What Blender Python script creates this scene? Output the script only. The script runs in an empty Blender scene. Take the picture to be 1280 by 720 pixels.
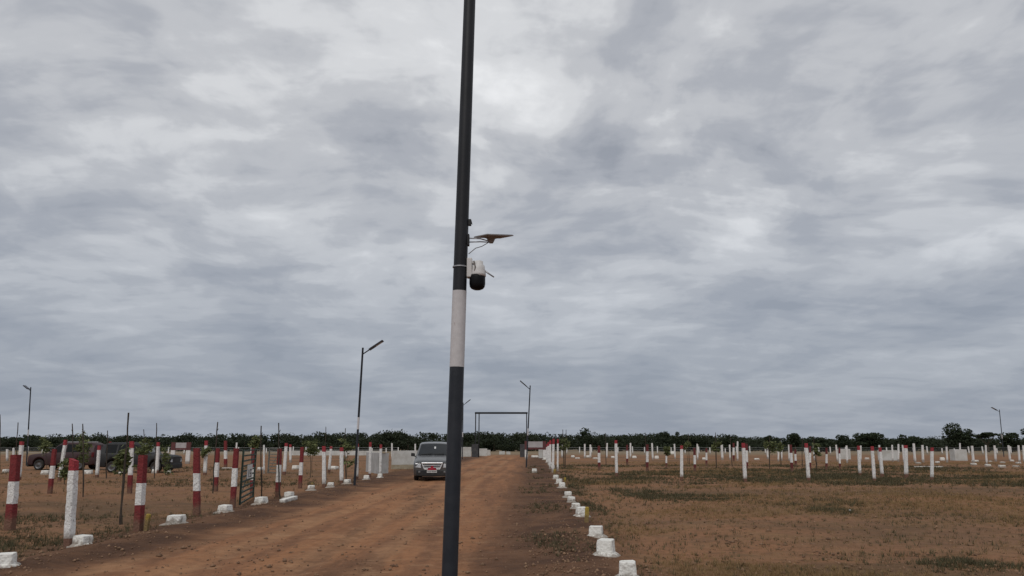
import bpy, bmesh, math, random
import numpy as np
from mathutils import Vector, Matrix

R = math.radians
scene = bpy.context.scene
C = scene.collection

# ------------------------------------------------------------------ camera
cam_data = bpy.data.cameras.new('camera')
cam_data.sensor_width = 36.0
cam_data.lens = 931.0 / 1280.0 * 36.0
cam_data.clip_start = 0.05
cam_data.clip_end = 6000
cam = bpy.data.objects.new('camera', cam_data)
C.objects.link(cam)
cam.location = (0, 0, 1.75)
cam.rotation_euler = (R(90) + math.atan(193 / 931.0), 0, 0)
scene.camera = cam

# ------------------------------------------------------------------ sky and sun
SUN_EL, SUN_AZ = 48.0, 200.0          # azimuth clockwise from +Y: high, behind the camera's left
world = bpy.data.worlds.new('World')
scene.world = world
world.use_nodes = True
wt = world.node_tree
wt.nodes.clear()


def wn(kind, **kw):
    n = wt.nodes.new(kind)
    for k, v in kw.items():
        setattr(n, k, v)
    return n


def wmath(op, a, b=None, c=None, clamp=False):
    n = wn('ShaderNodeMath', operation=op, use_clamp=clamp)
    for i, v in enumerate((a, b, c)):
        if v is None:
            continue
        if isinstance(v, (int, float)):
            n.inputs[i].default_value = v
        else:
            wt.links.new(v, n.inputs[i])
    return n.outputs[0]


def wnoise(vec, scale, detail, rough, dist=0.0):
    n = wn('ShaderNodeTexNoise')
    wt.links.new(vec, n.inputs['Vector'])
    n.inputs['Scale'].default_value = scale
    n.inputs['Detail'].default_value = detail
    n.inputs['Roughness'].default_value = rough
    n.inputs['Distortion'].default_value = dist
    return n.outputs['Fac']


def wmap(vec, loc=(0, 0, 0), rot=0.0, scl=(1, 1, 1)):
    n = wn('ShaderNodeMapping')
    n.inputs['Location'].default_value = loc
    n.inputs['Rotation'].default_value = (0, 0, rot)
    n.inputs['Scale'].default_value = scl
    wt.links.new(vec, n.inputs['Vector'])
    return n.outputs[0]


SKY_STRENGTH = 0.1
tc = wn('ShaderNodeTexCoord')
sep = wn('ShaderNodeSeparateXYZ')
wt.links.new(tc.outputs['Generated'], sep.inputs[0])
zc = wmath('MAXIMUM', sep.outputs[2], 0.0)
den = wmath('ADD', zc, 0.18)
u_ = wmath('DIVIDE', sep.outputs[0], den)
v_ = wmath('DIVIDE', sep.outputs[1], den)
comb = wn('ShaderNodeCombineXYZ')
wt.links.new(u_, comb.inputs[0])
wt.links.new(v_, comb.inputs[1])
lay = comb.outputs[0]
# broad light and dark sheets, rolls drawn out sideways, ripples and a fine mottling; all bent by a slow warp
warp = wn('ShaderNodeTexNoise')
wt.links.new(wmap(lay, (1.7, 4.4, 0.3)), warp.inputs['Vector'])
warp.inputs['Scale'].default_value = 1.3
warp.inputs['Detail'].default_value = 3.0
wv = wn('ShaderNodeVectorMath', operation='MULTIPLY_ADD')
wt.links.new(warp.outputs['Color'], wv.inputs[0])
wv.inputs[1].default_value = (0.42, 0.34, 0.0)
wt.links.new(lay, wv.inputs[2])
layw = wv.outputs[0]
big = wnoise(wmap(layw, (3.1, 7.7, 0), R(24), (1.25, 0.80, 1)), 1.25, 4.0, 0.5, 0.2)
roll = wnoise(wmap(layw, (11.3, 2.9, 1.7), R(-24), (0.95, 1.05, 1)), 2.6, 5.0, 0.55, 0.1)
ripple = wnoise(wmap(layw, (8.3, 1.9, 6.7), R(-22), (0.62, 1.35, 1)), 7.0, 4.0, 0.5, 0.1)
fine = wnoise(wmap(layw, (5.4, 9.1, 4.2), R(-12), (1.2, 0.85, 1)), 9.0, 5.0, 0.6, 0.1)
s = wmath('MULTIPLY', big, 0.44)
s = wmath('MULTIPLY_ADD', roll, 0.33, s)
s = wmath('MULTIPLY_ADD', ripple, 0.14, s)
s = wmath('MULTIPLY_ADD', fine, 0.09, s)
ramp = wn('ShaderNodeValToRGB')
cr = ramp.color_ramp
cr.interpolation = 'EASE'
stops = [(0.395, (0.322, 0.343, 0.388)), (0.450, (0.428, 0.446, 0.486)), (0.500, (0.545, 0.558, 0.586)),
         (0.548, (0.690, 0.701, 0.720)), (0.62, (0.875, 0.884, 0.897))]
while len(cr.elements) < len(stops):
    cr.elements.new(0.5)
for e, (p_, c_) in zip(cr.elements, stops):
    e.position = p_
    e.color = tuple(k / 1.0 for k in c_) + (1,)
wt.links.new(s, ramp.inputs[0])
# the deck thickens towards the horizon: greyer and bluer
hz = wn('ShaderNodeMapRange', interpolation_type='SMOOTHSTEP')
wt.links.new(sep.outputs[2], hz.inputs['Value'])
hz.inputs['From Min'].default_value = 0.0
hz.inputs['From Max'].default_value = 0.46
hz.inputs['To Min'].default_value = 0.80
hz.inputs['To Max'].default_value = 0.0
mixh = wn('ShaderNodeMix', data_type='RGBA')
wt.links.new(hz.outputs[0], mixh.inputs['Factor'])
wt.links.new(ramp.outputs[0], mixh.inputs['A'])
mixh.inputs['B'].default_value = (0.285, 0.325, 0.395, 1)
# bring the cloud radiance to the scale of the physical sky
up = wn('ShaderNodeVectorMath', operation='SCALE')
wt.links.new(mixh.outputs['Result'], up.inputs[0])
up.inputs['Scale'].default_value = 1.0 / SKY_STRENGTH
sky = wn('ShaderNodeTexSky', sky_type='NISHITA')
sky.sun_disc = False
sky.sun_elevation = R(SUN_EL)
sky.sun_rotation = R(SUN_AZ)
sky.dust_density = 3.0
cover = wn('ShaderNodeMix', data_type='RGBA')
cover.inputs['Factor'].default_value = 0.94
wt.links.new(sky.outputs[0], cover.inputs['A'])
wt.links.new(up.outputs[0], cover.inputs['B'])
bg = wn('ShaderNodeBackground')
bg.inputs['Strength'].default_value = SKY_STRENGTH
wt.links.new(cover.outputs['Result'], bg.inputs['Color'])
wo = wn('ShaderNodeOutputWorld')
wt.links.new(bg.outputs[0], wo.inputs['Surface'])

sun_data = bpy.data.lights.new('sun', 'SUN')
sun_data.energy = 1.15
sun_data.angle = R(25)
sun_data.color = (1.0, 0.965, 0.91)
sun = bpy.data.objects.new('sun', sun_data)
C.objects.link(sun)
sd = Vector((math.sin(R(SUN_AZ)) * math.cos(R(SUN_EL)), math.cos(R(SUN_AZ)) * math.cos(R(SUN_EL)), math.sin(R(SUN_EL))))
sun.rotation_euler = sd.to_track_quat('Z', 'Y').to_euler()
sun.location = (0, 0, 60)

scene.view_settings.view_transform = 'Standard'
scene.view_settings.look = 'None'
scene.view_settings.exposure = 0.0
scene.view_settings.gamma = 1.0
scene.view_settings.use_curve_mapping = False

# ------------------------------------------------------------------ helpers


def tag(o, label=None, cat=None, group=None, kind=None):
    if label:
        o['label'] = label
    if cat:
        o['category'] = cat
    if group:
        o['group'] = group
    if kind:
        o['kind'] = kind
    return o


def empty(name, loc, label, cat, group=None, rz=0.0):
    o = bpy.data.objects.new(name, None)
    o.empty_display_size = 0.2
    C.objects.link(o)
    o.location = loc
    o.rotation_euler = (0, 0, rz)
    return tag(o, label, cat, group)


class MB:
    """collects faces; build() links them as one mesh object"""

    def __init__(self):
        self.v, self.f, self.m = [], [], []

    def face(self, idx, mi=0):
        self.f.append(tuple(idx))
        self.m.append(mi)

    def add(self, vs):
        n = len(self.v)
        self.v.extend([tuple(p) for p in vs])
        return n

    def box(self, x0, x1, y0, y1, z0, z1, mi=0):
        n = self.add([(x0, y0, z0), (x1, y0, z0), (x1, y1, z0), (x0, y1, z0), (x0, y0, z1), (x1, y0, z1), (x1, y1, z1), (x0, y1, z1)])
        for q in ((3, 2, 1, 0), (4, 5, 6, 7), (0, 1, 5, 4), (1, 2, 6, 5), (2, 3, 7, 6), (3, 0, 4, 7)):
            self.face([n + i for i in q], mi)
        return self

    def hexa(self, pts, mi=0):
        n = self.add(pts)
        for q in ((3, 2, 1, 0), (4, 5, 6, 7), (0, 1, 5, 4), (1, 2, 6, 5), (2, 3, 7, 6), (3, 0, 4, 7)):
            self.face([n + i for i in q], mi)
        return self

    def rings(self, rings, mi=0, cap=True, mats=None):
        k = len(rings[0])
        base = [self.add(r) for r in rings]
        for j in range(len(rings) - 1):
            a, b = base[j], base[j + 1]
            mm = mats[j] if mats else mi
            for i in range(k):
                i2 = (i + 1) % k
                self.face((a + i, a + i2, b + i2, b + i), mm)
        if cap:
            self.face([base[0] + i for i in reversed(range(k))], mats[0] if mats else mi)
            self.face([base[-1] + i for i in range(k)], mats[-1] if mats else mi)
        return self

    def tube(self, pts, rads, seg=8, mi=0):
        rs = []
        for i, p in enumerate(pts):
            p = Vector(p)
            a = Vector(pts[max(i - 1, 0)])
            b = Vector(pts[min(i + 1, len(pts) - 1)])
            d = (b - a).normalized()
            ref = Vector((0, 0, 1)) if abs(d.z) < 0.9 else Vector((0, 1, 0))
            e1 = d.cross(ref).normalized()
            e2 = e1.cross(d).normalized()
            r = rads[i] if isinstance(rads, (list, tuple)) else rads
            rs.append([p + (e1 * math.cos(t) + e2 * math.sin(t)) * r for t in [2 * math.pi * k / seg for k in range(seg)]])
        rs = [list(reversed(r)) for r in rs]
        return self.rings(rs, mi)

    def lathe(self, c, prof, seg=12, mi=0):
        rs = []
        for r, z in prof:
            rs.append([(c[0] + r * math.cos(t), c[1] + r * math.sin(t), c[2] + z) for t in [2 * math.pi * k / seg for k in range(seg)]])
        return self.rings(rs, mi)

    def build(self, name, mats, parent=None, smooth=False, loc=None, bevel=0.0):
        me = bpy.data.meshes.new(name)
        me.from_pydata([tuple(p) for p in self.v], [], self.f)
        if not isinstance(mats, (list, tuple)):
            mats = [mats]
        for m in mats:
            me.materials.append(m)
        if len(mats) > 1:
            me.polygons.foreach_set('material_index', self.m)
        if smooth:
            me.polygons.foreach_set('use_smooth', [True] * len(self.f))
        me.update()
        o = bpy.data.objects.new(name, me)
        C.objects.link(o)
        if parent:
            o.parent = parent
        if loc is not None:
            o.location = loc
        if bevel:
            b = o.modifiers.new('bevel', 'BEVEL')
            b.width = bevel
            b.segments = 2
            b.limit_method = 'ANGLE'
        return o


def np_mesh(name, verts, faces_flat, sizes, mat, attr=None):
    """fast mesh from numpy arrays; attr = per-vertex float 'tone'"""
    me = bpy.data.meshes.new(name)
    me.vertices.add(len(verts))
    me.vertices.foreach_set('co', np.asarray(verts, dtype=np.float32).ravel())
    me.loops.add(len(faces_flat))
    me.loops.foreach_set('vertex_index', np.asarray(faces_flat, dtype=np.int32))
    starts = np.zeros(len(sizes), dtype=np.int32)
    starts[1:] = np.cumsum(sizes)[:-1]
    me.polygons.add(len(sizes))
    me.polygons.foreach_set('loop_start', starts)
    me.update(calc_edges=True)
    if attr is not None:
        a = me.attributes.new('tone', 'FLOAT', 'POINT')
        a.data.foreach_set('value', np.asarray(attr, dtype=np.float32))
    me.materials.append(mat)
    o = bpy.data.objects.new(name, me)
    C.objects.link(o)
    return o


# ------------------------------------------------------------------ noise and ground height
_rng = np.random.RandomState(7)
_lat = _rng.rand(256, 256).astype(np.float64)


def vnoise(x, y, sc, off=0):
    x = np.asarray(x, dtype=np.float64) * sc + 37.3 + off * 11.7
    y = np.asarray(y, dtype=np.float64) * sc + 91.1 + off * 5.3
    xi = np.floor(x).astype(np.int64)
    yi = np.floor(y).astype(np.int64)
    fx, fy = x - xi, y - yi
    fx = fx * fx * (3 - 2 * fx)
    fy = fy * fy * (3 - 2 * fy)
    a = _lat[xi % 256, yi % 256]
    b = _lat[(xi + 1) % 256, yi % 256]
    c = _lat[xi % 256, (yi + 1) % 256]
    d = _lat[(xi + 1) % 256, (yi + 1) % 256]
    return (a * (1 - fx) + b * fx) * (1 - fy) + (c * (1 - fx) + d * fx) * fy


def fbm(x, y, sc, octv=4, off=0):
    t, amp, tot = 0, 1.0, 0
    for i in range(octv):
        t = t + vnoise(x, y, sc * 2 ** i, off + i) * amp
        tot += amp
        amp *= 0.5
    return t / tot


def sstep(a, b, x):
    t = np.clip((np.asarray(x, dtype=np.float64) - a) / (b - a), 0, 1)
    return t * t * (3 - 2 * t)


def road_s(x, y):
    """sideways position in the road's own frame (it drifts right with distance)"""
    return x - 0.028 * (np.asarray(y, dtype=np.float64) - 12.0)


def gz(x, y):
    x = np.asarray(x, dtype=np.float64)
    y = np.asarray(y, dtype=np.float64)
    sx = road_s(x, y)
    near = np.exp(-np.maximum(y, 0) / 90.0)
    h = (fbm(x, y, 0.07, 3, 3) - 0.5) * 0.16 * near
    # low banks of graded soil along both sides of the road
    bank = np.exp(-((sx + 7.0) / 0.55) ** 2) * 0.10 + np.exp(-((sx - 1.2) / 0.6) ** 2) * 0.05
    h = h + bank * (0.6 + 0.8 * fbm(x, y, 0.5, 2, 9)) * near
    field = np.clip(sstep(1.6, 3.0, sx) + sstep(7.4, 8.6, -sx), 0, 1)
    h = h + field * (fbm(x, y, 0.45, 3, 5) - 0.5) * 0.11 * near
    road = 1 - field
    ruts = (np.exp(-((sx + 4.6) / 0.24) ** 2) + np.exp(-((sx + 3.0) / 0.24) ** 2)) * 0.04
    h = h - road * ruts * near
    return h


def gzf(x, y):
    return float(gz(np.array([x]), np.array([y]))[0])


# ------------------------------------------------------------------ materials
def new_mat(name):
    m = bpy.data.materials.new(name)
    m.use_nodes = True
    nt = m.node_tree
    b = nt.nodes['Principled BSDF']
    return m, nt, b


def nz(nt, vec, scale, detail=4, rough=0.55, dist=0.0):
    n = nt.nodes.new('ShaderNodeTexNoise')
    if vec is not None:
        nt.links.new(vec, n.inputs['Vector'])
    n.inputs['Scale'].default_value = scale
    n.inputs['Detail'].default_value = detail
    n.inputs['Roughness'].default_value = rough
    n.inputs['Distortion'].default_value = dist
    return n.outputs['Fac']


def mp(nt, vec, scl, loc=(0, 0, 0)):
    n = nt.nodes.new('ShaderNodeMapping')
    n.inputs['Scale'].default_value = scl
    n.inputs['Location'].default_value = loc
    nt.links.new(vec, n.inputs['Vector'])
    return n.outputs[0]


def mx(nt, fac, a, b, mode='MIX'):
    n = nt.nodes.new('ShaderNodeMix')
    n.data_type = 'RGBA'
    n.blend_type = mode
    for sock, v in (('Factor', fac), ('A', a), ('B', b)):
        s_ = n.inputs[sock]
        if isinstance(v, (int, float)):
            s_.default_value = v
        elif isinstance(v, tuple):
            s_.default_value = v if len(v) == 4 else v + (1,)
        else:
            nt.links.new(v, s_)
    return n.outputs['Result']


def mr(nt, val, a, b, c=0.0, d=1.0, smooth=True):
    n = nt.nodes.new('ShaderNodeMapRange')
    if smooth:
        n.interpolation_type = 'SMOOTHSTEP'
    nt.links.new(val, n.inputs['Value'])
    for k, v in (('From Min', a), ('From Max', b), ('To Min', c), ('To Max', d)):
        n.inputs[k].default_value = v
    return n.outputs[0]


def ma(nt, op, a, b=None, c=None):
    n = nt.nodes.new('ShaderNodeMath')
    n.operation = op
    for i, v in enumerate((a, b, c)):
        if v is None:
            continue
        if isinstance(v, (int, float)):
            n.inputs[i].default_value = v
        else:
            nt.links.new(v, n.inputs[i])
    return n.outputs[0]


def bump(nt, b, height, strength, dist=0.02):
    n = nt.nodes.new('ShaderNodeBump')
    n.inputs['Strength'].default_value = strength
    n.inputs['Distance'].default_value = dist
    nt.links.new(height, n.inputs['Height'])
    nt.links.new(n.outputs[0], b.inputs['Normal'])


def coords(nt, kind='Object'):
    n = nt.nodes.new('ShaderNodeTexCoord')
    return n.outputs[kind]


def worldpos(nt):
    return nt.nodes.new('ShaderNodeNewGeometry').outputs['Position']


def simple(name, col, col2=None, scale=6.0, rough=0.7, metal=0.0, bmp=0.0, bscale=40.0, spec=0.3, coat=0.0):
    m, nt, b = new_mat(name)
    b.inputs['Roughness'].default_value = rough
    b.inputs['Metallic'].default_value = metal
    b.inputs['Specular IOR Level'].default_value = spec
    b.inputs['Coat Weight'].default_value = coat
    b.inputs['Specular IOR Level'].default_value = spec
    p = worldpos(nt)
    if col2 is None:
        col2 = tuple(k * 0.8 for k in col)
    f = mr(nt, nz(nt, p, scale, 5, 0.6), 0.35, 0.65)
    nt.links.new(mx(nt, f, col, col2), b.inputs['Base Color'])
    if bmp:
        bump(nt, b, nz(nt, p, bscale, 4, 0.6), bmp, 0.01)
    return m


def paint_on_stone(name, col, worn, grime=(0.16, 0.11, 0.075), splash=0.75, reach=0.18):
    """lime or oil paint brushed on hammered stone: worn through in specks, soil splashed on the foot"""
    m, nt, b = new_mat(name)
    p = worldpos(nt)
    b.inputs['Roughness'].default_value = 0.85
    b.inputs['Specular IOR Level'].default_value = 0.2
    n1 = nz(nt, p, 22, 5, 0.65)
    n2 = nz(nt, p, 5, 3, 0.6)
    c = mx(nt, mr(nt, n1, 0.53, 0.68), col, worn)
    c = mx(nt, mr(nt, n2, 0.45, 0.75, 0, 0.35), c, tuple(k * 0.62 for k in col))
    sz = nt.nodes.new('ShaderNodeSeparateXYZ')
    nt.links.new(p, sz.inputs[0])
    sp = ma(nt, 'ADD', sz.outputs[2], ma(nt, 'MULTIPLY', nz(nt, p, 9, 4, 0.6), -0.34))
    c = mx(nt, mr(nt, sp, -0.06 if reach > 0.1 else -0.12, reach, splash, 0.0), c, grime)
    nt.links.new(c, b.inputs['Base Color'])
    v = nt.nodes.new('ShaderNodeTexVoronoi')
    nt.links.new(p, v.inputs['Vector'])
    v.inputs['Scale'].default_value = 26
    hgt = ma(nt, 'ADD', ma(nt, 'MULTIPLY', v.outputs['Distance'], 0.7), n1)
    bump(nt, b, hgt, 0.75, 0.02)
    return m


WHITE = paint_on_stone('white_painted_stone', (0.74, 0.73, 0.71), (0.38, 0.37, 0.355))
RED = paint_on_stone('red_painted_stone', (0.190, 0.034, 0.036), (0.115, 0.04, 0.038))
REDDULL = paint_on_stone('faded_red_paint', (0.135, 0.034, 0.034), (0.10, 0.045, 0.04))
REDCAP = paint_on_stone('red_cap_paint', (0.32, 0.045, 0.055), (0.20, 0.055, 0.055))
BLOCKW = paint_on_stone('lime_washed_block', (0.80, 0.785, 0.735), (0.62, 0.595, 0.54), splash=0.7, reach=-0.03)
YELLOW_M = paint_on_stone('yellow_painted_stone', (0.36, 0.26, 0.05), (0.20, 0.15, 0.05))
WALLW = simple('white_wall_paint', (0.56, 0.56, 0.54), (0.44, 0.43, 0.40), 1.6, 0.9, bmp=0.3, bscale=30)
WALLG = simple('grey_cement_render', (0.42, 0.42, 0.42), (0.33, 0.33, 0.32), 2.0, 0.9, bmp=0.3, bscale=30)
WALLFOOT = simple('mud_splashed_plaster', (0.36, 0.32, 0.24), (0.28, 0.23, 0.16), 3.0, 0.95, bmp=0.3)
POLE_D = simple('charcoal_pole_paint', (0.016, 0.020, 0.027), (0.024, 0.028, 0.035), 9.0, 0.5, bmp=0.05, spec=0.35)
POLE_UP = simple('black_pole_paint', (0.010, 0.011, 0.014), (0.016, 0.017, 0.021), 3.0, 0.5, bmp=0.05, spec=0.3)
POLE_W = simple('white_pole_band', (0.56, 0.545, 0.55), (0.51, 0.495, 0.50), 30.0, 0.7, bmp=0.1)
_nt = POLE_W.node_tree
_b = _nt.nodes['Principled BSDF']
_src = _b.inputs['Base Color'].links[0].from_socket
_p = worldpos(_nt)
_f = mr(_nt, nz(_nt, mp(_nt, _p, (1, 1, 0.45)), 26.0, 4, 0.65), 0.665, 0.72, 0, 0.8)
_nt.links.new(mx(_nt, _f, _src, (0.20, 0.12, 0.085)), _b.inputs['Base Color'])
LAMPBOX = simple('lamp_housing', (0.025, 0.026, 0.03), (0.035, 0.036, 0.04), 5.0, 0.5)
LED = simple('led_lens', (0.5, 0.5, 0.48), (0.45, 0.45, 0.44), 8.0, 0.3)
PV = simple('solar_cells', (0.012, 0.016, 0.035), (0.02, 0.022, 0.04), 20.0, 0.15, spec=0.6)
GATEG = simple('dark_green_gate_paint', (0.020, 0.040, 0.028), (0.03, 0.045, 0.032), 8.0, 0.6)
GATEM = simple('faded_grey_gate_paint', (0.10, 0.11, 0.10), (0.16, 0.16, 0.145), 8.0, 0.7)
STEEL = simple('black_steel', (0.010, 0.011, 0.013), (0.018, 0.018, 0.020), 2.0, 0.6)
DARKCOL = simple('dark_stone_cladding', (0.05, 0.05, 0.053), (0.075, 0.073, 0.073), 3.0, 0.8, bmp=0.3)
STAKE = simple('weathered_stake_wood', (0.040, 0.032, 0.026), (0.065, 0.050, 0.038), 8.0, 0.9, bmp=0.3)
BARK = simple('sapling_bark', (0.075, 0.060, 0.042), (0.05, 0.042, 0.03), 9.0, 0.9, bmp=0.3)
PLASTIC = simple('white_plastic', (0.66, 0.65, 0.64), (0.58, 0.57, 0.56), 14.0, 0.45)
BLACKP = simple('black_dome_plastic', (0.004, 0.004, 0.005), (0.008, 0.008, 0.008), 14.0, 0.5, spec=0.15)
PANELBACK = simple('tan_panel_back', (0.29, 0.27, 0.26), (0.22, 0.205, 0.195), 16.0, 0.7)
GALV = simple('galvanised_metal', (0.42, 0.42, 0.43), (0.34, 0.34, 0.35), 14.0, 0.45, metal=0.6)
CABLE = simple('grey_cable', (0.10, 0.09, 0.085), (0.14, 0.12, 0.11), 14.0, 0.7)
REDSIGN = simple('red_sign_paint', (0.13, 0.045, 0.045), (0.10, 0.04, 0.04), 5.0, 0.7)
BOARD = simple('pale_sign_board', (0.42, 0.40, 0.40), (0.36, 0.34, 0.34), 2.0, 0.7)
PLATEW = simple('white_enamel', (0.62, 0.62, 0.60), (0.54, 0.54, 0.53), 8.0, 0.5)
INK = simple('dark_lettering', (0.03, 0.03, 0.035), (0.04, 0.04, 0.045), 8.0, 0.6)
CHROME = simple('chrome_trim', (0.78, 0.79, 0.80), (0.70, 0.71, 0.73), 6.0, 0.35, metal=0.45)
RUBBER = simple('tyre_rubber', (0.018, 0.018, 0.018), (0.035, 0.03, 0.026), 6.0, 0.85)
ALLOY = simple('alloy_rim', (0.16, 0.16, 0.165), (0.11, 0.105, 0.10), 6.0, 0.4, metal=0.7)
TRIM = simple('black_bumper_plastic', (0.02, 0.021, 0.023), (0.03, 0.03, 0.03), 6.0, 0.6)
TAILRED = simple('tail_lens', (0.10, 0.008, 0.01), (0.07, 0.008, 0.01), 9.0, 0.3)
FOGL = simple('fog_lens', (0.16, 0.16, 0.165), (0.10, 0.10, 0.10), 20.0, 0.2)
REDCLOTH = simple('red_ribbon_cloth', (0.38, 0.03, 0.05), (0.26, 0.02, 0.035), 30.0, 0.8, bmp=0.4)


def glass_mat(name, col, rough=0.06):
    m, nt, b = new_mat(name)
    p = worldpos(nt)
    f = mr(nt, nz(nt, p, 2.2, 3, 0.5), 0.35, 0.65)
    nt.links.new(mx(nt, f, col, tuple(k * 1.5 for k in col)), b.inputs['Base Color'])
    b.inputs['Roughness'].default_value = rough
    b.inputs['Specular IOR Level'].default_value = 0.42
    return m


CARGLASS = glass_mat('tinted_car_glass', (0.010, 0.012, 0.014))
CARGLASS.node_tree.nodes['Principled BSDF'].inputs['Specular IOR Level'].default_value = 0.3
DARKGLASS = glass_mat('dark_film_glass', (0.006, 0.007, 0.008), 0.5)
DARKGLASS.node_tree.nodes['Principled BSDF'].inputs['Specular IOR Level'].default_value = 0.12
HEADLAMP = simple('headlamp_lens', (0.62, 0.63, 0.64), (0.38, 0.39, 0.41), 14.0, 0.15, metal=0.2, spec=0.6, coat=0.6)


def car_paint(name, col, dust, rough=0.34, coat=0.5, metal=0.35, spec=0.5):
    m, nt, b = new_mat(name)
    p = worldpos(nt)
    sz = nt.nodes.new('ShaderNodeSeparateXYZ')
    nt.links.new(p, sz.inputs[0])
    n1 = nz(nt, p, 3.0, 5, 0.6)
    lowd = mr(nt, ma(nt, 'ADD', sz.outputs[2], ma(nt, 'MULTIPLY', n1, -0.5)), -0.1, 0.75, dust, dust * 0.17)
    nt.links.new(mx(nt, lowd, col, (0.20, 0.13, 0.09)), b.inputs['Base Color'])
    b.inputs['Metallic'].default_value = metal
    b.inputs['Roughness'].default_value = rough
    b.inputs['Coat Weight'].default_value = coat
    b.inputs['Coat Roughness'].default_value = 0.12
    return m


def leaf_mat(name, dark, light, trans=0.25):
    m, nt, b = new_mat(name)
    at = nt.nodes.new('ShaderNodeAttribute')
    at.attribute_name = 'tone'
    c = mx(nt, at.outputs['Fac'], dark, light)
    nt.links.new(c, b.inputs['Base Color'])
    b.inputs['Roughness'].default_value = 0.7
    b.inputs['Specular IOR Level'].default_value = 0.2
    b.inputs['Subsurface Weight'].default_value = 0.0
    tr = nt.nodes.new('ShaderNodeBsdfTranslucent')
    nt.links.new(c, tr.inputs['Color'])
    ms = nt.nodes.new('ShaderNodeMixShader')
    ms.inputs[0].default_value = trans
    nt.links.new(b.outputs[0], ms.inputs[1])
    nt.links.new(tr.outputs[0], ms.inputs[2])
    nt.links.new(ms.outputs[0], nt.nodes['Material Output'].inputs['Surface'])
    return m


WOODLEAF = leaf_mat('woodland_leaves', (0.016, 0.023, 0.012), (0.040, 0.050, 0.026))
TREELEAF = leaf_mat('field_tree_leaves', (0.016, 0.024, 0.013), (0.046, 0.060, 0.030))
SAPLEAF = leaf_mat('sapling_leaves', (0.045, 0.062, 0.022), (0.20, 0.22, 0.095))
DRYGRASS = leaf_mat('dry_grass', (0.200, 0.130, 0.062), (0.340, 0.228, 0.108), 0.3)
GREENGRASS = leaf_mat('green_weeds', (0.058, 0.053, 0.028), (0.122, 0.106, 0.056), 0.2)


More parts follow.
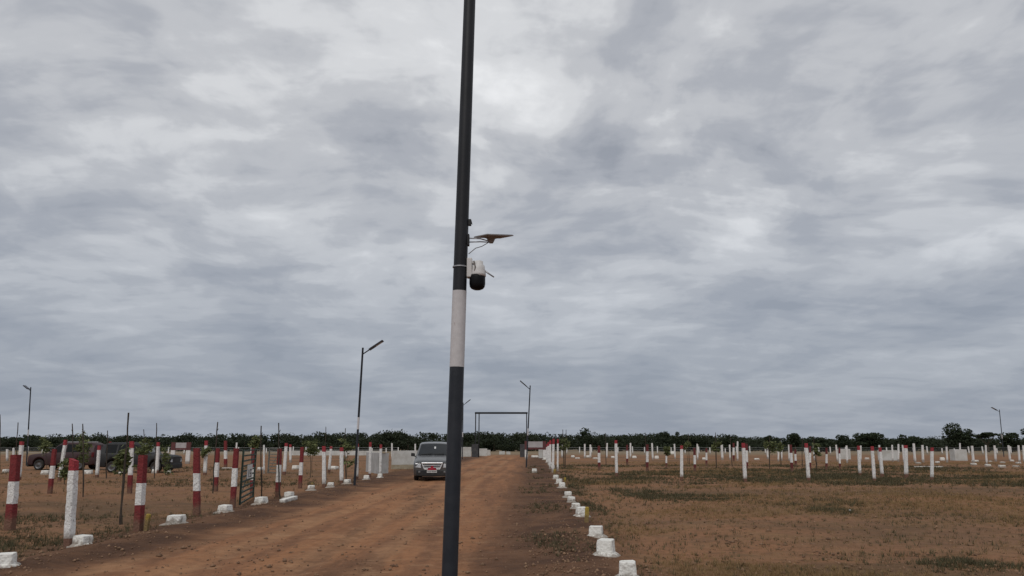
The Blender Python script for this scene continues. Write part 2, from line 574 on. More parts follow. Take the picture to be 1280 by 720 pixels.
def ground_material():
    m, nt, b = new_mat('soil_and_dry_turf')
    p = worldpos(nt)
    sz = nt.nodes.new('ShaderNodeSeparateXYZ')
    nt.links.new(p, sz.inputs[0])
    X, Y = sz.outputs[0], sz.outputs[1]
    n_low = nz(nt, p, 0.16, 4, 0.55, 0.4)
    n_mid = nz(nt, p, 0.75, 5, 0.6, 0.3)
    n_fine = nz(nt, p, 5.0, 6, 0.65)
    n_grit = nz(nt, p, 34.0, 3, 0.6)
    edge = ma(nt, 'MULTIPLY_ADD', n_mid, 1.5, -0.75)
    edge = ma(nt, 'ADD', edge, ma(nt, 'MULTIPLY_ADD', n_fine, 0.5, -0.25))
    sx = ma(nt, 'ADD', X, ma(nt, 'MULTIPLY_ADD', Y, -0.028, 0.336))
    sxe = ma(nt, 'ADD', sx, edge)
    # fields: bare tan soil, thin straw, darker weedy patches
    soil = mx(nt, mr(nt, n_low, 0.36, 0.64), (0.261, 0.132, 0.070), (0.210, 0.116, 0.068))
    soil = mx(nt, mr(nt, n_mid, 0.42, 0.70, 0, 0.75), soil, (0.245, 0.143, 0.074))
    weed = nz(nt, mp(nt, p, (0.075, 0.15, 1), (4.2, 1.3, 0)), 1.0, 5, 0.62, 0.4)
    soil = mx(nt, mr(nt, weed, 0.52, 0.66, 0, 0.8), soil, (0.123, 0.078, 0.045))
    blot = nz(nt, mp(nt, p, (1.0, 1.35, 1), (2.7, 8.1, 0)), 1.9, 6, 0.68, 0.6)
    soil = mx(nt, mr(nt, blot, 0.50, 0.66, 0, 0.55), soil, (0.135, 0.083, 0.047))
    soil = mx(nt, mr(nt, blot, 0.44, 0.32, 0, 0.45), soil, (0.306, 0.165, 0.092))
    fleck = nz(nt, p, 9.0, 4, 0.7, 0.3)
    soil = mx(nt, mr(nt, fleck, 0.58, 0.68, 0, 0.55), soil, (0.109, 0.066, 0.037))
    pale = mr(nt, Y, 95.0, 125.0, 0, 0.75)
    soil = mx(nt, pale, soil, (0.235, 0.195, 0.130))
    # the graded road: red laterite with wheel streaks, scraped darker soil on its verges
    streak = nz(nt, mp(nt, p, (1.5, 0.10, 1)), 1.0, 5, 0.6, 0.3)
    road = mx(nt, mr(nt, streak, 0.38, 0.64), (0.323, 0.156, 0.078), (0.212, 0.105, 0.058))
    road = mx(nt, mr(nt, n_mid, 0.50, 0.72, 0, 0.55), road, (0.388, 0.206, 0.108))
    verge = mx(nt, mr(nt, n_mid, 0.38, 0.66), (0.090, 0.049, 0.031), (0.163, 0.087, 0.050))
    track = ma(nt, 'ADD', sx, ma(nt, 'MULTIPLY_ADD', nz(nt, mp(nt, p, (0.05, 0.05, 1)), 1.0, 2), 1.6, -0.8))
    for tc_, tw_ in ((-4.9, 0.30), (-3.3, 0.30), (-2.2, 0.22), (-5.9, 0.22)):
        dd = ma(nt, 'ABSOLUTE', ma(nt, 'ADD', track, -tc_))
        tm = ma(nt, 'MULTIPLY', mr(nt, dd, tw_ * 0.3, tw_ * 1.5, 0.55, 0.0), mr(nt, n_mid, 0.3, 0.6, 0.35, 1.0))
        road = mx(nt, tm, road, (0.385, 0.215, 0.115))
    damp = nz(nt, mp(nt, p, (0.42, 0.12, 1), (9.3, 2.2, 0)), 1.0, 5, 0.65, 0.5)
    road = mx(nt, mr(nt, damp, 0.52, 0.64, 0, 0.7), road, (0.138, 0.073, 0.043))
    road = mx(nt, mr(nt, blot, 0.46, 0.34, 0, 0.50), road, (0.363, 0.214, 0.119))
    road = mx(nt, mr(nt, fleck, 0.60, 0.70, 0, 0.45), road, (0.132, 0.075, 0.046))
    road = mx(nt, mr(nt, blot, 0.52, 0.66, 0, 0.50), road, (0.157, 0.083, 0.048))
    road_m = ma(nt, 'MULTIPLY', mr(nt, sxe, -6.7, -5.2), mr(nt, sxe, -1.3, 0.3, 1, 0))
    road_m = ma(nt, 'MULTIPLY', road_m, mr(nt, ma(nt, 'ADD', Y, ma(nt, 'MULTIPLY', n_low, 20.0)), 108.0, 122.0, 1, 0))
    verge_m = ma(nt, 'MULTIPLY', mr(nt, sxe, -8.6, -7.6), mr(nt, sxe, 1.2, 2.2, 1, 0))
    verge_m = ma(nt, 'MULTIPLY', verge_m, mr(nt, Y, 92.0, 104.0, 1, 0))
    c = mx(nt, verge_m, soil, verge)
    c = mx(nt, road_m, c, road)
    c = mx(nt, mr(nt, n_fine, 0.36, 0.74, 0.0, 0.45), c, mx(nt, 1.0, c, (0.55, 0.52, 0.50), 'MULTIPLY'))
    c = mx(nt, mr(nt, n_grit, 0.60, 0.74, 0.0, 0.35), c, mx(nt, 1.0, c, (1.5, 1.45, 1.4), 'MULTIPLY'))
    nt.links.new(c, b.inputs['Base Color'])
    b.inputs['Roughness'].default_value = 0.95
    b.inputs['Specular IOR Level'].default_value = 0.1
    hgt = ma(nt, 'ADD', ma(nt, 'MULTIPLY', n_fine, 1.0), ma(nt, 'MULTIPLY', n_grit, 0.25))
    bump(nt, b, hgt, 0.9, 0.06)
    return m


GROUND = ground_material()

ORD = ['first', 'second', 'third', 'fourth', 'fifth', 'sixth', 'seventh', 'eighth', 'ninth', 'tenth', 'eleventh', 'twelfth',
       'thirteenth', 'fourteenth', 'fifteenth', 'sixteenth', 'seventeenth', 'eighteenth', 'nineteenth', 'twentieth']
ORD += ['twenty-' + k for k in ORD[:9]] + ['thirtieth'] + ['thirty-' + k for k in ORD[:9]] + ['fortieth']
# ------------------------------------------------------------------ surveyed positions in metres
LEFT_POSTS = [
    (-10.39, 16.1, 1.52, -0.073, 0.151, 'S', 'thick red, white and red banded post nearest the left edge of the picture'),
    (-23.46, 36.52, 1.79, -0.087, 0.152, 'W', 'white stone post with red cap standing just behind the leftmost banded post'),
    (-7.56, 13.33, 1.48, -0.081, 0.122, 'W', 'tall white stone post with slanted red top and red foot, nearest on left'),
    (-15.89, 26.51, 1.5, -0.023, 0.12, 'S', 'slim red and white banded post in front of the maroon car'),
    (-20.64, 35.04, 1.86, 0.066, 0.123, 'W', 'white post with red cap leaning right in front of the maroon car'),
    (-21.08, 38.98, 1.59, -0.057, 0.124, 'W', 'short white post with red cap at the rear of the maroon car'),
    (-7.59, 15.81, 1.51, -0.054, 0.136, 'S', 'thick red, white and red banded post beside the small yellow marker'),
    (-13.35, 26.91, 1.78, -0.1, 0.125, 'T', 'white post with long red foot half hidden behind a leafy sapling'),
    (-20.35, 43.93, 1.75, -0.077, 0.152, 'W', 'white post with small red cap in front of the black car'),
    (-32.11, 61.05, 1.81, -0.135, 0.173, 'S', 'red and white post behind the bonnet end of the black car'),
    (-7.82, 19.24, 1.63, -0.14, 0.142, 'S', 'red, white and red banded post standing alone left of the green gate'),
    (-16.74, 41.81, 1.84, -0.066, 0.154, 'W', 'white post with red cap and red foot behind the lone banded post'),
    (-10.69, 27.77, 1.52, -0.036, 0.134, 'S', 'slimmer banded post midway between lone banded post and green gate'),
    (-19.99, 53.46, 1.86, -0.145, 0.19, 'S', 'distant red and white post seen above the flat white slab'),
    (-7.8, 21.6, 1.62, -0.01, 0.129, 'S', 'red and white banded post carrying the near side of the green gate'),
    (-8.54, 25.35, 1.59, -0.06, 0.115, 'S', 'red and white banded post at the far side of the green gate'),
    (-28.03, 77.6, 1.75, -0.05, 0.145, 'P', 'tip of a plain white post peeking over the near gate post'),
    (-7.7, 25.35, 1.57, -0.02, 0.136, 'S', 'banded post right of the green gate with a stake against it'),
    (-8.31, 30.17, 1.59, 0.003, 0.129, 'S', 'last red and white banded post of the roadside row'),
    (-7.5, 30.71, 1.62, -0.083, 0.134, 'W', 'first white post with red cap after the roadside banded posts'),
    (-7.32, 33.04, 1.55, -0.072, 0.133, 'W', 'second white post with red cap after the roadside banded posts'),
    (-10.77, 45.08, 1.52, 0.066, 0.144, 'W', 'slim white post with red cap set back between two roadside posts'),
    (-7.38, 36.52, 1.67, -0.032, 0.119, 'W', 'white post with red cap right beside the left road lamp'),
    (-7.23, 38.98, 1.75, -0.027, 0.128, 'W', 'tall white post with red cap in front of the grey low tank'),
    (-6.55, 38.12, 1.59, -0.017, 0.127, 'W', 'shorter white post with red cap before the grey low tank'),
    (-12.42, 41.81, 1.71, 0.026, 0.145, 'W', 'white post with red cap behind the last gate in the left field'),
    (-19.8, 68.33, 1.61, -0.097, 0.185, 'C', 'small white post with red cap beyond the left field gate'),
    (-12.77, 81.28, 1.67, -0.054, 0.157, 'P', 'plain white post at the left end of the long low wall'),
    (-9.4, 74.24, 1.6, -0.042, 0.147, 'P', 'plain white post behind the wall beside the grey car mirror'),
    (-18.5, 85.33, 1.57, -0.071, 0.158, 'P', 'plain white far post behind the roadside sapling'),
    (-14.21, 43.93, 1.61, -0.109, 0.09, 'P', 'thin plain white post holding the far grey gate'),
    (-48.41, 74.24, 1.22, -0.165, 0.154, 'P', 'short plain white post at far left behind the banded post'),
    (-49.03, 74.24, 1.14, -0.157, 0.154, 'P', 'outermost short plain white post at far left of the field'),
]
ROADSIDE_POSTS = [
    (2.83, 47.56, 1.95, 0.039, 0.11, 'C'),
    (2.4, 45.08, 1.94, 0.069, 0.145, 'C'),
    (2.5, 50.34, 1.85, 0.046, 0.133, 'C'),
    (2.89, 61.05, 1.75, 0.037, 0.134, 'C'),
    (3.23, 71.17, 1.6, 0.045, 0.136, 'C'),
]
FRONT_POSTS = [
    (5.44, 39.88, 1.87, 0.012, 0.143),
    (8.06, 36.52, 1.64, 0.076, 0.132),
    (10.63, 35.04, 1.75, 0.019, 0.135),
    (13.53, 35.04, 1.71, 0.01, 0.13),
    (18.96, 41.81, 1.58, 0.062, 0.121),
    (16.52, 35.04, 1.57, 0.045, 0.114),
    (19.24, 39.88, 1.5, 0.026, 0.129),
    (20.02, 38.98, 1.63, 0.134, 0.139),
    (19.96, 36.52, 1.52, 0.175, 0.119),
]
SECOND_POSTS = [
    (5.57, 48.91, 1.55, 0.011, 0.148),
    (9.19, 61.05, 1.56, 0.049, 0.134),
    (8.39, 47.56, 1.65, 0.061, 0.138),
    (10.45, 51.86, 1.22, 0.051, 0.093),
    (11.06, 46.29, 1.42, 0.022, 0.129),
    (14.48, 57.01, 1.34, 0.071, 0.117),
    (20.63, 71.17, 1.68, 0.101, 0.165),
    (14.99, 48.91, 1.65, 0.08, 0.135),
    (16.91, 46.29, 1.61, 0.025, 0.132),
    (21.15, 57.01, 1.22, 0.035, 0.128),
    (18.49, 47.56, 1.51, 0.122, 0.113),
    (20.07, 48.91, 1.4, 0.12, 0.108),
    (20.94, 48.91, 1.4, 0.074, 0.107),
]
PLAIN_POSTS = [
    (5.88, 89.8, 1.47, 0.02, 0.162),
    (8.13, 85.33, 1.57, 0.031, 0.158),
    (8.76, 85.33, 1.49, 0.032, 0.187),
    (10.59, 85.33, 1.66, 0.088, 0.154),
    (13.23, 85.33, 1.66, 0.054, 0.151),
    (14.3, 77.6, 1.67, -0.018, 0.147),
    (17.36, 81.28, 1.58, -0.015, 0.138),
    (18.85, 77.6, 1.59, 0.04, 0.129),
    (21.37, 77.6, 1.51, 0.005, 0.19),
    (22.14, 77.6, 1.51, 0.049, 0.126),
    (21.91, 74.24, 1.83, 0.112, 0.126),
    (27.23, 81.28, 1.16, -0.004, 0.154),
    (24.8, 71.17, 1.24, 0.09, 0.129),
    (26.19, 74.24, 1.06, 0.078, 0.117),
    (26.92, 74.24, 1.52, 0.076, 0.117),
    (30.71, 77.6, 1.43, 0.036, 0.132),
    (30.31, 71.17, 1.53, -0.014, 0.13),
    (28.8, 65.72, 1.48, 0.066, 0.124),
    (32.47, 71.17, 1.46, 0.139, 0.103),
    (34.22, 71.17, 1.53, 0.116, 0.123),
    (35.45, 71.17, 1.53, 0.084, 0.112),
    (35.97, 71.17, 1.6, 0.169, 0.117),
    (35.03, 68.33, 1.54, 0.021, 0.102),
    (36.03, 68.33, 1.68, 0.041, 0.16),
    (36.74, 68.33, 1.54, 0.101, 0.16),
    (38.89, 68.33, 1.4, 0.094, 0.125),
    (45.53, 77.6, 1.67, 0.163, 0.109),
    (39.66, 65.72, 1.48, 0.048, 0.147),
    (37.88, 61.05, 1.56, 0.106, 0.102),
    (45.05, 71.17, 1.46, 0.043, 0.138),
    (46.39, 71.17, 1.46, 0.011, 0.138),
    (45.36, 68.33, 1.47, 0.095, 0.123),
    (45.79, 68.33, 1.47, 0.097, 0.123),
]
STAKES = [
    (-8.53, 17.02, 2.42, -0.149),
    (-10.42, 26.91, 2.45, -0.085),
    (-8.02, 24.64, 2.31, -0.106),
    (-7.46, 24.99, 2.4, -0.283),
    (-13.88, 24.99, 2.34, -0.274),
    (-16.66, 29.16, 2.44, -0.262),
    (-20.11, 31.26, 2.53, -0.308),
    (-17.71, 38.12, 2.7, -0.222),
    (-20.1, 38.12, 2.34, -0.258),
    (-17.49, 36.52, 2.35, -0.236),
    (-8.82, 36.52, 2.47, -0.163),
    (-7.87, 36.52, 2.39, -0.185),
    (-17.13, 25.72, 2.66, -0.304),
    (3.63, 51.86, 2.61, 0.038),
    (3.47, 51.86, 2.61, 0.036),
    (7.21, 58.96, 2.48, 0.063),
    (9.63, 55.18, 2.43, 0.089),
    (14.63, 63.3, 2.34, 0.113),
    (13.86, 51.86, 2.39, 0.024),
    (16.44, 57.01, 2.22, -0.107),
    (16.44, 48.91, 2.1, 0.148),
    (20.71, 58.96, 2.05, 0.15),
    (20.93, 55.18, 2.09, 0.166),
    (19.46, 48.91, 2.1, -0.031),
]
SAPLINGS = [
    (-8.61, 17.19, -0.16, 1.03, 1.57, 0.17),
    (-16.81, 35.04, -0.19, 1.21, 1.86, 0.41),
    (-14.11, 25.35, -0.24, 0.74, 2.09, 0.25),
    (-26.67, 43.93, -0.25, 1.16, 1.98, 0.33),
    (-18.85, 32.42, -0.09, 0.2, 1.05, 0.24),
    (-18.87, 41.81, -0.15, 0.08, 1.62, 0.36),
    (-16.7, 41.81, -0.12, 0.94, 1.45, 0.31),
    (-12.28, 36.52, -0.09, 1.49, 1.86, 0.24),
    (-10.01, 38.12, -0.1, 1.16, 1.75, 0.37),
    (-7.71, 35.76, -0.05, 0.58, 1.93, 0.35),
    (-11.46, 43.93, -0.04, 1.07, 1.61, 0.28),
    (3.57, 51.86, 0.03, 1.27, 2.12, 0.33),
    (13.86, 51.86, 0.05, 1.06, 1.8, 0.28),
    (16.44, 48.91, 0.18, 1.1, 1.9, 0.37),
    (10.45, 51.86, 0.06, 0.95, 1.48, 0.22),
    (19.46, 48.91, 0.13, 0.9, 1.6, 0.21),
    (14.56, 63.3, -0.05, 1.16, 1.82, 0.34),
    (20.71, 58.96, 0.05, 0.96, 1.57, 0.25),
]
LEFT_BLOCKS = [
    (-7.05, 10.92, 0.26, 0.18),
    (-7.4, 13.43, 0.3, 0.17),
    (-7.36, 17.02, 0.42, 0.2),
    (-7.29, 19.67, 0.32, 0.19),
    (-7.19, 22.15, 0.33, 0.21),
    (-7.12, 24.64, 0.29, 0.21),
    (-7.54, 28.92, 0.28, 0.19),
    (-7.24, 30.71, 0.28, 0.2),
    (-7.08, 33.04, 0.28, 0.2),
    (-6.85, 36.14, 0.29, 0.21),
    (-6.41, 37.3, 0.24, 0.2),
]
RIGHT_BLOCKS = [
    (1.49, 10.13, 0.23, 0.23),
    (1.45, 12.08, 0.26, 0.25),
    (1.56, 14.46, 0.25, 0.2),
    (1.65, 18.44, 0.24, 0.22),
    (1.7, 20.59, 0.22, 0.15),
    (1.76, 22.87, 0.2, 0.17),
    (1.83, 25.17, 0.23, 0.19),
    (1.96, 30.17, 0.24, 0.21),
    (2.03, 33.04, 0.25, 0.21),
    (2.11, 36.91, 0.24, 0.2),
    (2.8, 52.65, 0.25, 0.2),
    (2.96, 58.96, 0.28, 0.22),
    (3.15, 67.0, 0.32, 0.25),
    (3.37, 77.6, 0.42, 0.25),
]
FIELD_BLOCKS = [
    (-29.77, 45.08, 0.29, 0.19),
    (-26.05, 42.84, 0.41, 0.23),
    (-23.68, 42.84, 0.41, 0.23),
    (-21.76, 42.84, 0.32, 0.23),
    (-20.48, 43.93, 0.28, 0.24),
    (-19.71, 43.93, 0.28, 0.19),
    (-16.08, 48.91, 0.32, 0.21),
    (-14.19, 50.34, 0.43, 0.27),
    (-11.72, 50.34, 0.54, 0.22),
    (1.32, 45.08, 0.29, 0.24),
    (2.68, 89.8, 0.77, 0.24),
    (7.15, 89.8, 0.39, 0.24),
    (6.98, 81.28, 0.44, 0.17),
    (8.94, 89.8, 0.39, 0.24),
    (8.85, 81.28, 0.44, 0.17),
    (11.26, 85.33, 0.37, 0.23),
    (13.67, 85.33, 0.46, 0.27),
    (15.4, 81.28, 0.44, 0.35),
    (23.95, 113.65, 0.61, 0.49),
    (19.5, 77.6, 0.33, 0.25),
    (24.86, 77.6, 0.5, 0.17),
    (36.91, 79.4, 0.34, 0.21),
    (41.81, 74.24, 0.4, 0.32),
    (36.57, 65.72, 0.28, 0.18),
    (34.26, 64.49, 0.35, 0.14),
    (42.24, 69.72, 0.45, 0.19),
    (36.83, 61.05, 0.39, 0.16),
    (35.45, 57.01, 0.37, 0.18),
    (43.62, 69.72, 0.3, 0.11),
    (35.31, 55.18, 0.39, 0.18),
    (42.17, 65.72, 0.32, 0.14),
    (46.54, 71.17, 0.31, 0.15),
    (36.92, 56.08, 0.36, 0.12),
    (42.69, 64.49, 0.35, 0.14),
]
YELLOW = [
    (-7.43, 15.81, 0.08, 0.31),
    (1.63, 17.02, 0.09, 0.31),
    (-7.72, 29.66, 0.1, 0.22),
    (2.18, 31.83, 0.09, 0.31),
    (2.31, 41.81, 0.11, 0.27),
]

# ------------------------------------------------------------------ ground sheet


def axis(lo_far, lo_near, hi_near, hi_far, step, grow, grow_lo):
    a = list(np.arange(lo_near, hi_near, step))
    s_, p_ = step, a[-1]
    while p_ < hi_far:
        s_ *= grow
        p_ += s_
        a.append(p_)
    s_, p_ = step, a[0]
    pre = []
    while p_ > lo_far:
        s_ *= grow_lo
        p_ -= s_
        pre.append(p_)
    return np.array(pre[::-1] + a)


xs = axis(-2600, -13, 18, 2600, 0.11, 1.06, 1.06)
ys = axis(-400, 7.5, 26, 4200, 0.10, 1.017, 1.12)
GX, GY = np.meshgrid(xs, ys)
GZ = gz(GX, GY)
sxg = road_s(GX, GY)
rough_m = 0.55 + 0.65 * np.clip(sstep(-0.8, 0.4, sxg) * (1 - sstep(1.4, 2.4, sxg)) + sstep(6.2, 7.0, -sxg) * (1 - sstep(7.8, 8.8, -sxg)) + 0.35 * sstep(1.8, 3, sxg), 0, 1)
GZ = GZ + rough_m * (fbm(GX, GY, 2.2, 3, 21) - 0.5) * 0.07 * np.exp(-np.maximum(GY, 0) / 40.0)
nx, ny = len(xs), len(ys)
idx = np.arange(nx * ny).reshape(ny, nx)
quads = np.stack([idx[:-1, :-1], idx[:-1, 1:], idx[1:, 1:], idx[1:, :-1]], axis=-1).reshape(-1, 4)
ground = np_mesh('ground', np.stack([GX, GY, GZ], -1).reshape(-1, 3), quads.ravel(), np.full(len(quads), 4, dtype=np.int32), GROUND)
ground.data.polygons.foreach_set('use_smooth', [True] * len(quads))
tag(ground, kind='structure')
ground['label'] = 'bare red brown earth with a graded dirt road between fields'


# ------------------------------------------------------------------ painted stone posts
def stone_rings(h, w, lean, seed, slant=0.0, sink=0.15, step=0.075, n_extra=()):
    r = random.Random(seed)
    zs = [-sink] + [k * step for k in range(int(h / step))] + [h] + list(n_extra)
    zs = sorted(set(round(z, 3) for z in zs))
    out = []
    ch = w * 0.09
    wob = [r.uniform(-0.006, 0.006) for _ in range(8)]
    tw = r.uniform(-0.12, 0.12)
    for z in zs:
        k = max(z, 0) / h
        hw = w / 2 * (1.04 - 0.08 * k)
        ring = []
        base = [(-hw + ch, -hw), (hw - ch, -hw), (hw, -hw + ch), (hw, hw - ch), (hw - ch, hw), (-hw + ch, hw), (-hw, hw - ch), (-hw, -hw + ch)]
        cx = lean * z / h
        for i, (x, y) in enumerate(base):
            j = r.uniform(-0.004, 0.004)
            x2, y2 = x * math.cos(tw) - y * math.sin(tw), x * math.sin(tw) + y * math.cos(tw)
            sx_ = 1 + (wob[i] + j) / hw
            zz = z
            if slant and z > h - 0.001:
                zz = z - slant * (x2 / hw * 0.5 + 0.5)
            ring.append((cx + x2 * sx_, y2 * sx_, zz))
        out.append((z, ring))
    return out


BANDS = {  # (from, to, material, part name) as fractions of the height
    'S': [(None, 0.33, 'R', 'red_foot'), (0.33, 0.64, 'W', 'white_band'), (0.64, 1.0, 'R', 'red_top')],
    'D': [(None, 0.33, 'D', 'red_foot'), (0.33, 0.72, 'W', 'white_band'), (0.72, 1.0, 'D', 'red_top')],
    'T': [(None, 0.36, 'R', 'red_foot'), (0.36, 0.89, 'W', 'white_shaft'), (0.89, 1.0, 'C', 'red_cap')],
    'W': [(None, 0.10, 'R', 'red_foot'), (0.10, 0.88, 'W', 'white_shaft'), (0.88, 1.0, 'C', 'red_cap')],
    'C': [(None, 0.84, 'W', 'white_shaft'), (0.84, 1.0, 'C', 'red_cap')],
    'P': [(None, 1.0, 'W', 'white_shaft')],
}
PM = {'R': RED, 'W': WHITE, 'C': REDCAP, 'D': REDDULL}


def stone_post(x, y, h, lean, w, style, label, group, seed, split=True, slant=0.0):
    rr = random.Random(seed * 7 + 1)
    cuts = []
    for a, b, m_, n_ in BANDS[style][:-1]:
        cuts.append(round(h * (b + rr.uniform(-0.03, 0.03)), 3))
    rings = stone_rings(h, w, lean, seed, slant, n_extra=cuts, step=0.075 if y < 50 else 0.3)
    loc = (x, y, gzf(x, y))
    segs = []
    lo = -9.0
    for (a, b, m_, n_), hi in zip(BANDS[style], cuts + [h]):
        segs.append(([r for z, r in rings if lo - 1e-4 <= z <= hi + 1e-4], m_, n_))
        lo = hi
    if split and len(segs) > 1:
        root = empty('stone_post', loc, label, 'post', group)
        for rs, m_, n_ in segs:
            MB().rings(rs).build(n_, PM[m_], root)
        return root
    mb = MB()
    mats = [WHITE, RED, REDCAP]
    mi = {'W': 0, 'R': 1, 'C': 2}
    allr, mm = [], []
    for k, (rs, m_, n_) in enumerate(segs):
        add = rs if k == 0 else rs[1:]
        allr += add
        mm += [mi[m_]] * (len(add) - (1 if k == 0 else 0))
    mb.rings(allr, mats=mm)
    o = mb.build('stone_post', mats, loc=loc)
    return tag(o, label, 'post', group)


for i, (x, y, h, ln, w, st, lab) in enumerate(LEFT_POSTS):
    stone_post(x, y, h, ln, w, st, lab, 'painted stone posts on the left of the road', 100 + i, True, 0.05 if i == 2 else 0.0)
for i, (x, y, h, ln, w, st) in enumerate(ROADSIDE_POSTS):
    order = ['outermost', 'nearest', 'third', 'fourth', 'farthest'][i]
    stone_post(x, y, h, ln, w, st, 'white post with red cap in the cluster beside the gate arch, the ' + order + ' one',
               'painted stone posts right of the road', 200 + i)
for i, (x, y, h, ln, w) in enumerate(sorted(FRONT_POSTS)):
    stone_post(x, y, h, ln, w, 'W', 'white post with red cap, %s from left in front row of right field' % ORD[i],
               'front row of posts in the right field', 300 + i)
for i, (x, y, h, ln, w) in enumerate(sorted(SECOND_POSTS, key=lambda q: q[0] / q[1])):
    stone_post(x, y, h, ln, w, 'D', 'red and white banded post, %s from left behind the right field front row' % ORD[i],
               'banded posts in the right field', 400 + i)
for i, (x, y, h, ln, w) in enumerate(sorted(PLAIN_POSTS, key=lambda q: q[0] / q[1])):
    stone_post(x, y, h, ln, w, 'P', 'slim plain white post, %s from left in back rows of right field' % ORD[i],
               'plain posts in the right field', 500 + i, False)


# ------------------------------------------------------------------ whitewashed kerb blocks
def kerb_block(x, y, w, h, label, group, seed, flare=True, name='boundary_block'):
    r = random.Random(seed)
    root = empty(name, (x, y, gzf(x, y) - 0.01), label, 'block', group, r.uniform(-0.35, 0.35))
    hw = w / 2
    mb = MB()
    rs = []
    for k, z in enumerate((-0.08, h * 0.35, h * 0.7, h * 0.97, h)):
        s_ = (1.06, 0.98, 0.93, 0.89, 0.80)[k]
        ring = []
        c = hw * 0.16
        for (px, py) in ((-hw + c, -hw), (hw - c, -hw), (hw, -hw + c), (hw, hw - c), (hw - c, hw), (-hw + c, hw), (-hw, hw - c), (-hw, -hw + c)):
            ring.append((px * s_ + r.uniform(-1, 1) * w * 0.018, py * s_ + r.uniform(-1, 1) * w * 0.018, z + (r.uniform(-1, 1) * h * 0.025 if k > 2 else 0)))
        rs.append(ring)
    mb.rings(rs).build('block', BLOCKW, root)
    if flare:
        fb = MB()
        n = 18
        ph = [r.uniform(0.9, 1.25) for _ in range(n)]
        rs = []
        for k, (rad, z) in enumerate(((1.66, -0.06), (1.62, h * 0.06), (1.48, h * 0.14), (1.22, h * 0.23), (0.92, h * 0.34))):
            ring = []
            for j in range(n):
                t = 2 * math.pi * j / n
                sq = 1.0 / max(abs(math.cos(t)), abs(math.sin(t))) ** 0.55
                mod = 1 + (ph[j] - 1) * (1 - k / 4.0)
                ring.append((hw * rad * sq * mod * math.cos(t) * 0.94, hw * rad * sq * mod * math.sin(t) * 0.94, z))
            rs.append(ring)
        fb.rings(rs).build('mortar_footing', BLOCKW, root, smooth=True)
    return root


for i, (x, y, w, h) in enumerate(sorted(LEFT_BLOCKS, key=lambda q: q[1])):
    kerb_block(x, y, min(w * 0.9, 0.33), h, 'whitewashed boundary block, %s nearest in the left roadside row' % ORD[i], 'white blocks along the left verge', 600 + i)
for i, (x, y, w, h) in enumerate(sorted(RIGHT_BLOCKS, key=lambda q: q[1])):
    kerb_block(x, y, w, h, 'whitewashed boundary block, %s nearest in the right roadside row' % ORD[i], 'white blocks along the right verge', 650 + i)
fl = sorted([b_ for b_ in FIELD_BLOCKS if b_[0] < 0], key=lambda q: q[0] / q[1])
fr = sorted([b_ for b_ in FIELD_BLOCKS if b_[0] >= 0], key=lambda q: q[0] / q[1])
for i, (x, y, w, h) in enumerate(fl):
    kerb_block(x, y, w, h, 'low white block out in the left field, %s from left' % ORD[i], 'white blocks in the left field', 700 + i, False)
for i, (x, y, w, h) in enumerate(fr):
    kerb_block(x, y, w, h, 'low white block out in the right field, %s from left' % ORD[i], 'white blocks in the right field', 750 + i, False)

ylab = ['small yellow marker stone at the foot of a thick banded post', 'yellow marker stone leaning on a right hand white block',
        'tiny yellow marker stone in the left roadside row', 'thin yellow marker stone among the right hand blocks',
        'yellow marker stone by the clustered roadside posts']
for i, (x, y, w, h) in enumerate(YELLOW):
    rs = stone_rings(h, max(w, 0.08), 0.02, 800 + i, step=0.05, sink=0.08)
    top = [(q[0] * 0.6, q[1] * 0.6, h + 0.02) for q in rs[-1][1]]
    o = MB().rings([r for z, r in rs] + [top]).build('marker_stone', YELLOW_M, loc=(x, y, gzf(x, y)))
    tag(o, ylab[i], 'marker', 'yellow marker stones')

# slabs lying on the soil
for (x, y, lx, ly, rz, lab) in ((-6.62, 22.9, 0.16, 1.45, 0.03, 'long white stone slab lying on the left verge'),
                                (-19.2, 51.8, 0.75, 0.35, 0.05, 'flat white slab lying in the left field behind a banded post'),
                                (29.4, 54.0, 1.9, 0.4, 0.04, 'pale low slab in the right field between white posts')):
    o = MB().box(-lx / 2, lx / 2, -ly / 2, ly / 2, -0.05, 0.10).build('stone_slab', BLOCKW, loc=(x, y, gzf(x, y)), bevel=0.015)
    o.rotation_euler = (0, 0, rz)
    tag(o, lab, 'slab', 'white slabs lying on the ground')


def smooth_by_angle(o, ang=35):
    me = o.data
    me.polygons.foreach_set('use_smooth', [True] * len(me.polygons))
    bm = bmesh.new()
    bm.from_mesh(me)
    for e in bm.edges:
        if len(e.link_faces) == 2 and e.calc_face_angle(0) > R(ang):
            e.smooth = False
    bm.to_mesh(me)
    bm.free()


